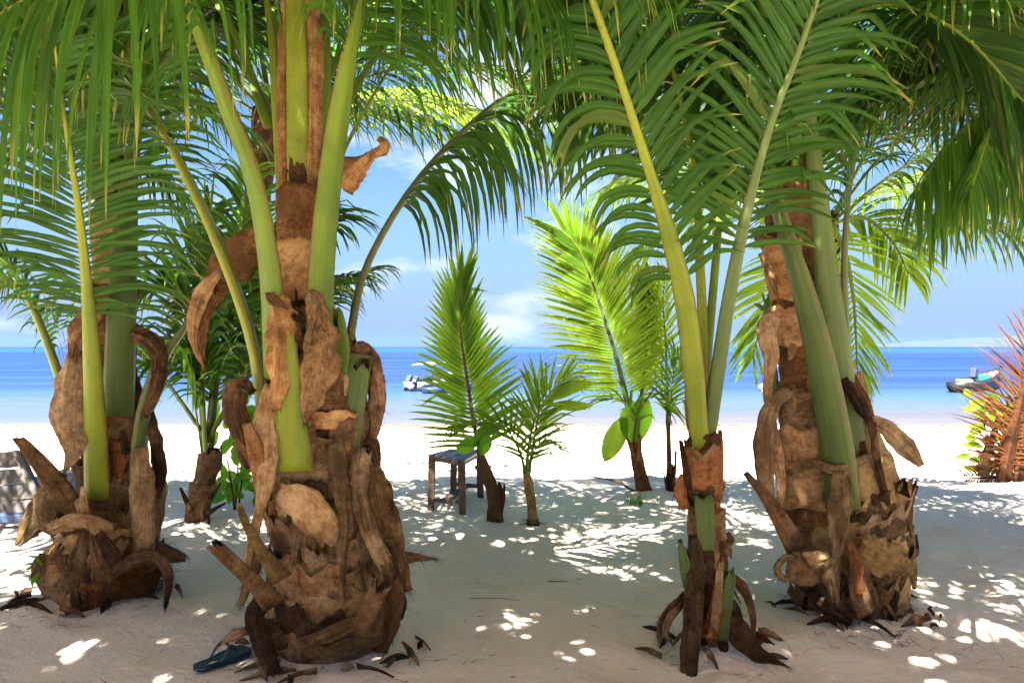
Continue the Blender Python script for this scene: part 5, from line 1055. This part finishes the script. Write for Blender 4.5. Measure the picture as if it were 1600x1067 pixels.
for k in range(3):
    f0, f1 = k / 3 + .006, (k + 1) / 3 - .006; mb = MB()
    q = [cs[0].lerp(cs[1], f0), cs[0].lerp(cs[1], f1), cs[3].lerp(cs[2], f1), cs[3].lerp(cs[2], f0)]
    mb.hexa([Vector((v.x, v.y, zt)) for v in q] + [Vector((v.x, v.y, zt + .022)) for v in q]); mb.build('plank', TOPM, bench, smooth=False, bevel=.003)

PLAS = plain('lounger_plastic', (.030, .022, .015), .5, .12, 20); NAVY = plain('lounger_rail', (.02, .035, .08), .5, .2, 20)
LG = empty('sun_lounger', Vector((-4.6, 6.6, gz(-4.6, 6.6))), 'grey-brown slatted sun lounger cut off by the left edge of the picture', 'sun lounger')
D0 = 6.45
for i, (y0, y1) in enumerate([(703, 727), (730, 752), (755, 776), (779, 796)]):
    a = [P(px_, yy, D0 + (.25 * (796 - yy) / 90)) for px_, yy in ((-110, y1), (28 + (y1 - 700) * .40, y1 + 2), (28 + (y0 - 700) * .40, y0 + 1), (-110, y0 - 2))]
    mb = MB(); dY = Vector((0, .035, 0)); nn = 10
    for j in range(nn + 1):
        t = j / nn; sag = Vector((0, 0, -.028 * math.sin(t * math.pi)))
        for q in (a[0].lerp(a[1], t) + sag, a[3].lerp(a[2], t) + sag): mb.v.append(tuple(q)); mb.v.append(tuple(q + dY))
    for j in range(nn):
        q = j * 4
        for f in ((q, q + 4, q + 6, q + 2), (q + 1, q + 3, q + 7, q + 5), (q + 2, q + 6, q + 7, q + 3), (q, q + 1, q + 5, q + 4)): mb.f.append(f); mb.uv.append(((0, 0), (.1, 0), (.1, .1), (0, .1)))
    mb.f += [(0, 2, 3, 1), (nn * 4, nn * 4 + 1, nn * 4 + 3, nn * 4 + 2)]; mb.uv += [((0, 0),) * 4] * 2
    mb.build('slat', PLAS, LG, smooth=False, bevel=.004)
mb = MB(); pA, pB = P(24, 704, D0 + .22), P(64, 790, D0 - .03); w_ = Vector((.035, 0, 0)); y_ = Vector((0, .05, 0))
mb.hexa([pB - w_, pB + w_, pB + w_ + y_, pB - w_ + y_, pA - w_, pA + w_, pA + w_ + y_, pA - w_ + y_]); mb.build('side_frame', PLAS, LG, smooth=False, bevel=.004)
mb = MB(); c_ = P(-20, 809, D0 - .1); mb.box(c_, (1.0, .08, .07)); mb.build('rail', NAVY, LG, smooth=False, bevel=.006)
mb = MB(); mb.box((c_.x, c_.y + 1.0, c_.z + .1), (.9, 1.7, .03)); mb.build('seat', PLAS, LG, smooth=False, bevel=.006)
for dx in (-.42, .40):
    for dy in (.02, 1.8):
        gx, gy = c_.x + dx, c_.y + dy; g_ = gz(gx, gy); mb = MB(); h_ = c_.z - .035 - g_ + .01; mb.box((gx, gy, g_ + h_ / 2 - .005), (.05, .05, max(.03, h_))); mb.build('leg', PLAS, LG, smooth=False)

# flip-flop
FF = empty('flip_flop', G(345, 1042), 'dark blue-green flip-flop lying on the sand at the foot of the stout palm', 'flip-flop')
heel, toe = G(304, 1054), G(388, 1020); ax = (toe - heel); lnf = ax.length; ax.normalize(); sdv = Vector((-ax.y, ax.x, 0)); o0 = heel.copy()
zf = max(gz((heel + ax * t * lnf).x, (heel + ax * t * lnf).y) for t in (0, .25, .5, .75, 1)) + .004
def sole_pt(u, v):          # u along, v across -1..1
    u_ = max(0, min(1, u)); w = .044 + .022 * math.sin(max(0, (u_ - .25)) / .75 * math.pi * .62) - .006 * math.exp(-((u_ - .42) / .13) ** 2)
    e_ = 1 - (abs(u_ - .5) * 2) ** 6; w *= max(0, e_) ** .5; return o0 + ax * (u * lnf) + sdv * (v * w + .010 * math.sin(u * math.pi))
RUB = plain('flip_flop_rubber', (.006, .026, .042), .45, .3, 40, bmp=.001); RUB2 = plain('flip_flop_footbed', (.006, .022, .026), .5, .35, 30, bmp=.001); STR = plain('flip_flop_strap', (.008, .018, .022), .35, .2, 30)
def slab(z0, z1, sc, nm, mat):
    mb = MB(); nu, nv = 30, 8
    for zz in (z0, z1):
        for i in range(nu + 1):
            for k in range(nv + 1):
                u = .012 + .976 * i / nu; q = sole_pt(u, (k / nv * 2 - 1) * sc); arc = .010 * (2 * u - 1) ** 2; mb.v.append((q.x, q.y, zf + zz + arc + (.003 * ((k / nv * 2 - 1) ** 4) if zz == z1 else 0)))
    m_ = nv + 1; off = (nu + 1) * m_
    def qd(a, b, c, d): mb.f.append((a, b, c, d)); mb.uv.append(((0, 0), (.01, 0), (.01, .01), (0, .01)))
    for i in range(nu):
        for k in range(nv):
            q = i * m_ + k; qd(q, q + 1, q + m_ + 1, q + m_); q += off; qd(q, q + m_, q + m_ + 1, q + 1)
        for k in (0, nv): q = i * m_ + k; qd(q, q + m_, q + off + m_, q + off)
    for k in range(nv):
        for i in (0, nu): q = i * m_ + k; qd(q, q + 1, q + off + 1, q + off)
    return mb.build(nm, mat, FF)
slab(0, .016, 1.0, 'sole', RUB); slab(.0162, .0185, .90, 'footbed', RUB2)
tp = sole_pt(.80, 0); tp = Vector((tp.x, tp.y, zf + .02)); tpu = tp + Vector((0, 0, .022)) - ax * .012
for s_ in (-1, 1):
    e_ = sole_pt(.40, s_ * .93); e_ = Vector((e_.x, e_.y, zf + .016)); mid = (tpu + e_) / 2 + Vector((0, 0, .046)) + sdv * s_ * .014
    petiole_mb(catmull([tpu, mid, e_], 14), Vector((0, 0, 1)), [.012, .022, .021, .013], .4, 0, 8).build('strap', STR, FF)
petiole_mb([tp - Vector((0, 0, .004)), tpu + Vector((0, 0, .002))], ax, [.007, .007], 1, 0, 8).build('toe_post', STR, FF)
mbs = MB(); rq = random.Random(4); cs_ = sole_pt(.30, -.35)
nS = 14
mbs.v.append((cs_.x, cs_.y, zf + .026))
for k in range(nS):
    a_ = k / nS * 6.283; r_ = rq.uniform(.7, 1.2); q = cs_ + ax * (math.cos(a_) * .045 * r_) + sdv * (math.sin(a_) * .014 * r_); mbs.v.append((q.x, q.y, zf + .0165))
for k in range(nS): mbs.f.append((0, k + 1, (k + 1) % nS + 1)); mbs.uv.append(((0, 0), (.1, 0), (0, .1)))
sp_ = mbs.build('sand_patch', sand.data.materials[0], FF)
def stick(pix, w, label, name='stick', z=.012, mat=None, cat='stick'):
    pts = []
    for i, (x, y) in enumerate(pix): g_ = G(x, y); g_.z += z if not isinstance(z, (list, tuple)) else z[i]; pts.append(g_)
    o = petiole_mb(catmull(pts, 16), Vector((0, 0, 1)), [w, w * .8, w * .5], .9, 0, 7).build(name, mat or FIB, None)
    return tag(o, label, cat)
sk = [P(1004, 772, 7.5), P(985, 764, 7.5), P(965, 752, 7.5), P(935, 746, 7.5), P(908, 740, 7.5)]
o = petiole_mb(catmull(sk, 18), Vector((0, 0, 1)), [.030, .026, .022, .014], .9, 0, 7).build('stick', FIB, None); tag(o, 'thin curved brown stick lying out to the left of the tall seedling', 'stick')
stick([(735, 937), (775, 936), (812, 939)], .004, 'hair-thin straight twig lying in the middle of the shaded sand', 'twig', .003)
stick([(856, 910), (868, 909), (888, 910)], .006, 'short dark twig lying just past the middle of the shaded sand', 'twig', .004, FIB_D)
for i in range(0): pass

# ------------------------------------------------------------------ 10. boats
WHITE = plain('boat_white', (.16, .165, .175), .3, .05, 2); BNAVY = plain('boat_navy', (.006, .012, .035), .7, .3, 3); BBLUE = plain('boat_blue', (.006, .02, .22), .5, .2, 2); BBLACK = plain('boat_black', (.006, .009, .011), .4, .3, 2); TURQ = plain('boat_turquoise', (.01, .12, .16), .4, .2, 2)
def hull(parent, stern, bow, beam, h, mat, inner, sheer=.5, name='hull', drop=.18):
    ax_ = (bow - stern); Lh = ax_.length; ax_.normalize(); s_ = Vector((-ax_.y, ax_.x, 0)); mb = MB(); ns = 18; pr = 9
    for i in range(ns + 1):
        u = i / ns; w = beam / 2 * (1 - max(0, (u - .45) / .55) ** 2.2) ** .8 * (.86 + .14 * math.sin(u * 3)); top_ = h * (.75 + sheer * u ** 2); dp = -drop * (1 - u ** 4)
        c0 = stern + ax_ * (Lh * u)
        for k in range(pr):
            v = k / (pr - 1) * 2 - 1; sg = 1 if v >= 0 else -1; av = abs(v)
            zz = dp + (top_ - dp) * av ** 1.7; ww = w * min(1, av * 1.25) ** .7
            q = c0 + s_ * (sg * ww); mb.v.append((q.x, q.y, stern.z + zz))
    for i in range(ns):
        for k in range(pr - 1): q = i * pr + k; mb.f.append((q, q + pr, q + pr + 1, q + 1)); mb.uv.append(((0, 0), (1, 0), (1, 1), (0, 1)))
    mb.f.append(tuple(range(pr))); mb.uv.append(tuple((0, 0) for _ in range(pr)))
    mb.build(name, mat, parent, solid=.05, smooth=True)
    fl = MB()
    for i in range(ns + 1):
        u = i / ns; w = beam / 2 * .92 * (1 - max(0, (u - .45) / .55) ** 2.2) ** .8 * (.86 + .14 * math.sin(u * 3)); c0 = stern + ax_ * (Lh * u * .98)
        zz = h * (.35 + sheer * .8 * u ** 2)
        for sg in (-1, 1): q = c0 + s_ * (sg * w * .9); fl.v.append((q.x, q.y, stern.z + zz))
    for i in range(ns): q = i * 2; fl.f.append((q, q + 2, q + 3, q + 1)); fl.uv.append(((0, 0), (1, 0), (1, 1), (0, 1)))
    fl.build('deck', inner, parent)
    return ax_, s_
def motor(parent, p, ax_, mat, sc=1.0, tilt=30):
    mb = MB(); from mathutils import Matrix
    rot = Matrix.Rotation(math.atan2(ax_.y, ax_.x), 3, 'Z') @ Matrix.Rotation(R(tilt), 3, 'Y')
    mb.box(p + rot @ Vector((0, 0, .45 * sc)), (.42 * sc, .30 * sc, .50 * sc), rot); mb.box(p + rot @ Vector((.02, 0, .05 * sc)), (.18 * sc, .13 * sc, .5 * sc), rot); mb.box(p + rot @ Vector((-.05, 0, -.28 * sc)), (.36 * sc, .07 * sc, .18 * sc), rot)
    mb.build('outboard_motor', mat, parent, smooth=False, bevel=.05 * sc)
bs, bb = P(645, 603, 60), P(716, 603, 66); bs.z = bb.z = WL
B1 = empty('motorboat', (bs + bb) / 2, 'white motorboat with a raised canopy and two tilted outboards, beyond the bench', 'boat', 'boats moored off the beach')
ax_, s_ = hull(B1, bs, bb, 2.0, .95, WHITE, WHITE, sheer=.8)
motor(B1, bs + Vector((-.25, -.2, .35)) - s_ * .4, ax_, BNAVY, 1.25, 38); motor(B1, bs + Vector((-.1, .1, .4)) + s_ * .45, ax_, BNAVY, 1.25, 38)
for u, v in ((.3, -1), (.3, 1), (.62, -1), (.62, 1)):
    q = bs.lerp(bb, u) + s_ * (v * .7); mb = MB(); mb.box((q.x, q.y, WL + 1.35), (.05, .05, 1.3)); mb.build('canopy_post', WHITE, B1, smooth=False)
mb = MB(); cmid = bs.lerp(bb, .47); nC = 8
for i in range(nC + 1):
    for k in range(5):
        u = i / nC - .5; v = k / 4 - .5; q = cmid + ax_ * (u * 4.2) + s_ * (v * 1.8); mb.v.append((q.x, q.y, WL + 2.05 + .16 * (1 - (2 * u) ** 2) - .06 * (2 * v) ** 2))
for i in range(nC):
    for k in range(4): q = i * 5 + k; mb.f.append((q, q + 5, q + 6, q + 1)); mb.uv.append(((0, 0), (1, 0), (1, 1), (0, 1)))
mb.build('canopy', WHITE, B1, solid=.06)
mb = MB(); mb.box((bs.lerp(bb, .55).x, bs.lerp(bb, .55).y, WL + 1.05), (1.1, .9, .6)); mb.build('console', WHITE, B1, smooth=False, bevel=.08)
bs2, bb2 = P(664, 608, 57), P(738, 608, 59); bs2.z = bb2.z = WL
B1b = empty('dinghy', (bs2 + bb2) / 2, 'low bright blue dinghy lying in front of the white motorboat', 'boat', 'boats moored off the beach')
a2, s2 = hull(B1b, bs2, bb2, 1.3, .55, BBLUE, BBLUE, sheer=.6); mb = MB(); mb.box(((bs2 + bb2) / 2) + Vector((0, 0, .42)), (.35, 1.0, .06)); mb.build('thwart', BBLUE, B1b, smooth=False)
bs3, bb3 = P(1494, 608, 58), P(1562, 606, 64); bs3.z = bb3.z = WL
B2 = empty('motorboat', (bs3 + bb3) / 2, 'dark-hulled open motorboat with a turquoise inside, by the withered palm at the right', 'boat', 'boats moored off the beach')
a3, s3 = hull(B2, bs3, bb3, 1.6, 1.05, BBLACK, TURQ, sheer=.9)
motor(B2, bs3.lerp(bb3, .28) + Vector((0, -.5, .75)), a3, BNAVY, 1.5, 14); mb = MB()
mb.box(bs3.lerp(bb3, .55) + Vector((0, 0, 1.0)), (.9, 1.1, .5)); mb.build('console', TURQ, B2, smooth=False, bevel=.08)
mb = MB(); q = bs3.lerp(bb3, .12); mb.box(q + Vector((0, -.3, .85)), (1.0, .8, .28)); mb.build('stern_cushion', WHITE, B2, smooth=False, bevel=.08)
mb = MB()
for i in range(7):
    u = .62 + .38 * i / 6; w = .75 * (1 - max(0, (u - .45) / .55) ** 2.2) ** .8; c0 = bs3.lerp(bb3, u)
    for sg in (-1, 1): q = c0 + s3 * (sg * w); mb.v.append((q.x, q.y, WL + .85 * (.80 + .9 * u ** 2) + .05))
for i in range(6): q = i * 2; mb.f.append((q, q + 2, q + 3, q + 1)); mb.uv.append(((0, 0), (1, 0), (1, 1), (0, 1)))
mb.build('foredeck', WHITE, B2, solid=.12)
pb = P(1205, 620, 62); pb.z = WL
BU = empty('mooring_buoy', P(1193, 613, 58) * 1.0, 'tiny white mooring buoy on the water left of the ochre stems', 'buoy'); bz = P(1193, 613, 58); bz.z = WL
BU.location = bz; mb = MB()
for i in range(9):
    for k in range(12): th_ = math.pi * i / 8; ph = 2 * math.pi * k / 12; mb.v.append((bz.x + .16 * math.sin(th_) * math.cos(ph), bz.y + .16 * math.sin(th_) * math.sin(ph), bz.z + .08 + .16 * math.cos(th_)))
for i in range(8):
    for k in range(12): a_, b2 = i * 12 + k, i * 12 + (k + 1) % 12; mb.f.append((a_, b2, b2 + 12, a_ + 12)); mb.uv.append(((0, 0), (1, 0), (1, 1), (0, 1)))
mb.build('float', WHITE, BU); mb = MB(); mb.box(bz + Vector((0, 0, .3)), (.03, .03, .2)); mb.build('ring_post', WHITE, BU, smooth=False)
# flat-roofed moored boat, mostly hidden by the hanging dry sheath
bs4, bb4 = P(1196, 618, 60), P(1214, 618, 66); bs4.z = bb4.z = WL
B3 = empty('roofed_boat', (bs4 + bb4) / 2, 'small boat with a flat white roof, glimpsed between the hanging sheath and the ochre stems', 'boat', 'boats moored off the beach')
a4, s4 = hull(B3, bs4, bb4, 1.2, .6, WHITE, WHITE)
mb = MB(); cR = (bs4 + bb4) / 2; mb.box(cR + Vector((0, 0, 1.9)), (1.5, 1.3, .08)); mb.build('roof', WHITE, B3, smooth=False)
for dx in (-.6, .6):
    for dy in (-.5, .5): mb = MB(); mb.box(cR + Vector((dx, dy, 1.1)), (.05, .05, 1.55)); mb.build('roof_post', BBLACK, B3, smooth=False)

TM.skirt(M, 16, [SHE_G, FIB_D, FIB], 5); TL.skirt(LP, 12, [SHE_G, FIB_D, FIB], 25); TR.skirt(RP, 14, [SHE_G, FIB_D, FIB], 45); TT.skirt(TP, 9, [SHE_G, FIB_D, FIB], 65)
# ------------------------------------------------------------------ 11. litter
lit = MB(); rl = random.Random(8)
for i in range(260):
    x, y = rl.uniform(-5, 6), rl.uniform(2.2, 9.5) if rl.random() < .8 else rl.uniform(2.2, 4.5); g_ = Vector((x, y, gz(x, y) + .003))
    a_ = rl.uniform(0, 6.28); hair(lit, g_, Vector((math.cos(a_), math.sin(a_), .12)), rl.uniform(.01, .05), rl.uniform(.0012, .003), rl, seg=3, g=.15)
for (tx, ty, n_, r_) in ((-.86, 3.5, 70, .4), (1.85, 3.85, 90, .4), (-2.4, 4.2, 60, .4), (.99, 3.65, 30, .25), (-.3, 3.7, 10, .25)):
    for i in range(n_):
        x, y = tx + rl.gauss(0, r_ * .7), ty + rl.gauss(0, r_ * .35); g_ = Vector((x, y, gz(x, y) + .004)); a_ = rl.uniform(0, 6.28)
        hair(lit, g_, Vector((math.cos(a_), math.sin(a_), .25)), rl.uniform(.02, .11), rl.uniform(.0008, .002), rl, seg=3, g=.1)
tag(lit.build('plant_debris', FIB_D, None), 'scattered dark twigs, hairs and fibre bits on the shaded sand', kind='stuff')
wr = MB()
for i in range(2600):
    x = rl.uniform(-30, 30); 
    if noise.noise(Vector((x * .35, 3, 0))) < -.18: continue
    y = 30.2 + .5 * noise.noise(Vector((x * .15, 0, 5))) + rl.gauss(0, .16); g_ = Vector((x, y, gz(x, y) + .01)); a_ = rl.uniform(0, 6.28)
    hair(wr, g_, Vector((math.cos(a_), math.sin(a_), .35)), rl.uniform(.08, .3), rl.uniform(.008, .022), rl, seg=2, g=.5)
tag(wr.build('seaweed_line', FIB, None), 'thin line of dried seaweed left by the tide', kind='stuff')

# ------------------------------------------------------------------ 12. unseen tree added behind the viewer to shade the near sand
ST = empty('added_shade_tree', Vector((-.6, -3.6, 0)), 'unseen broad-leaved tree added behind the viewer to shade the near sand', 'tree')
petiole_mb(catmull([(-.6, -3.6, -.1), (-.5, -3.5, 1.5), (-.7, -3.2, 3.2), (-.4, -2.8, 4.6)], 14), Vector((0, 1, 0)), [.6, .45, .4, .3], 1, 0, 12).build('trunk', FIB_D, ST)
GAPS = []      # holes cut in the added crown so sun patches land on chosen sand (x, y, half width, half depth)
for (qx, qy, rx_, ry_) in ((955, 856, 100, 46), (792, 975, 52, 22), (905, 1008, 46, 10), (850, 1058, 50, 12), (1560, 985, 60, 14), (1180, 905, 40, 8), (1210, 790, 50, 26), (150, 1012, 120, 5), (80, 905, 60, 6), (330, 950, 30, 6), (1400, 1030, 30, 5)):
    c0, cx_, cy_ = G(qx, qy), G(qx + rx_, qy), G(qx, qy + ry_); GAPS.append((c0.x, c0.y, abs(cx_.x - c0.x), abs(cy_.y - c0.y)))
def in_gap(p):
    gx, gy = p.x - sd.x / sd.z * p.z, p.y - sd.y / sd.z * p.z
    return any(((gx - x) / (w + .03)) ** 2 + ((gy - y) / (h_ + .05)) ** 2 < 1 for x, y, w, h_ in GAPS)
rt = random.Random(12); cw_ = MB(); clumps = []
for i in range(84):
    a_ = rt.uniform(0, 6.28); r_ = 3.6 * rt.random() ** .5; e = Vector((-.3 + r_ * 1.25 * math.cos(a_), -.1 + r_ * .85 * math.sin(a_), rt.uniform(5.0, 6.8)))
    clumps.append(e)
    if i % 4 or in_gap(e): continue
    petiole_mb(catmull([(-.5, -3.1, rt.uniform(3.2, 4.5)), (e * .5 + Vector((-.2, -1.4, 2.0))), e], 8), Vector((0, 0, 1)), [.14, .09, .03], 1, 0, 6).build('branch', FIB_D, ST)
for e in clumps:
    for k in range(150):
        p = e + Vector((rt.gauss(0, .62), rt.gauss(0, .62), rt.gauss(0, .22))); a_ = rt.uniform(0, 6.28)
        if in_gap(p): continue
        leaflet_into(cw_, k, p, Vector((math.cos(a_), math.sin(a_), rt.uniform(-.6, .2))), Vector((-math.sin(a_), math.cos(a_), rt.uniform(-.4, .4))), rt.uniform(.20, .30), .14, 1.0, segs=2)
cw_.build('crown', LEAF_ADDED, ST, kind='stuff')

# ------------------------------------------------------------------ 13. sea air
mh = bpy.data.materials.new('haze'); mh.use_nodes = True; nt = mh.node_tree; nt.nodes.clear()
pv = N(nt, 'ShaderNodeVolumePrincipled'); pv.inputs['Color'].default_value = (.10, .19, .40, 1); pv.inputs['Density'].default_value = .00009; pv.inputs['Anisotropy'].default_value = .2
om = N(nt, 'ShaderNodeOutputMaterial'); L(nt, pv.outputs[0], om.inputs['Volume'])
mb = MB(); mb.box((0, 4400, 43), (18400, 9400, 99)); hzb = mb.build('haze', mh, None, smooth=False); tag(hzb, 'pale sea haze over the water', kind='stuff')
cy.volume_bounces = 0
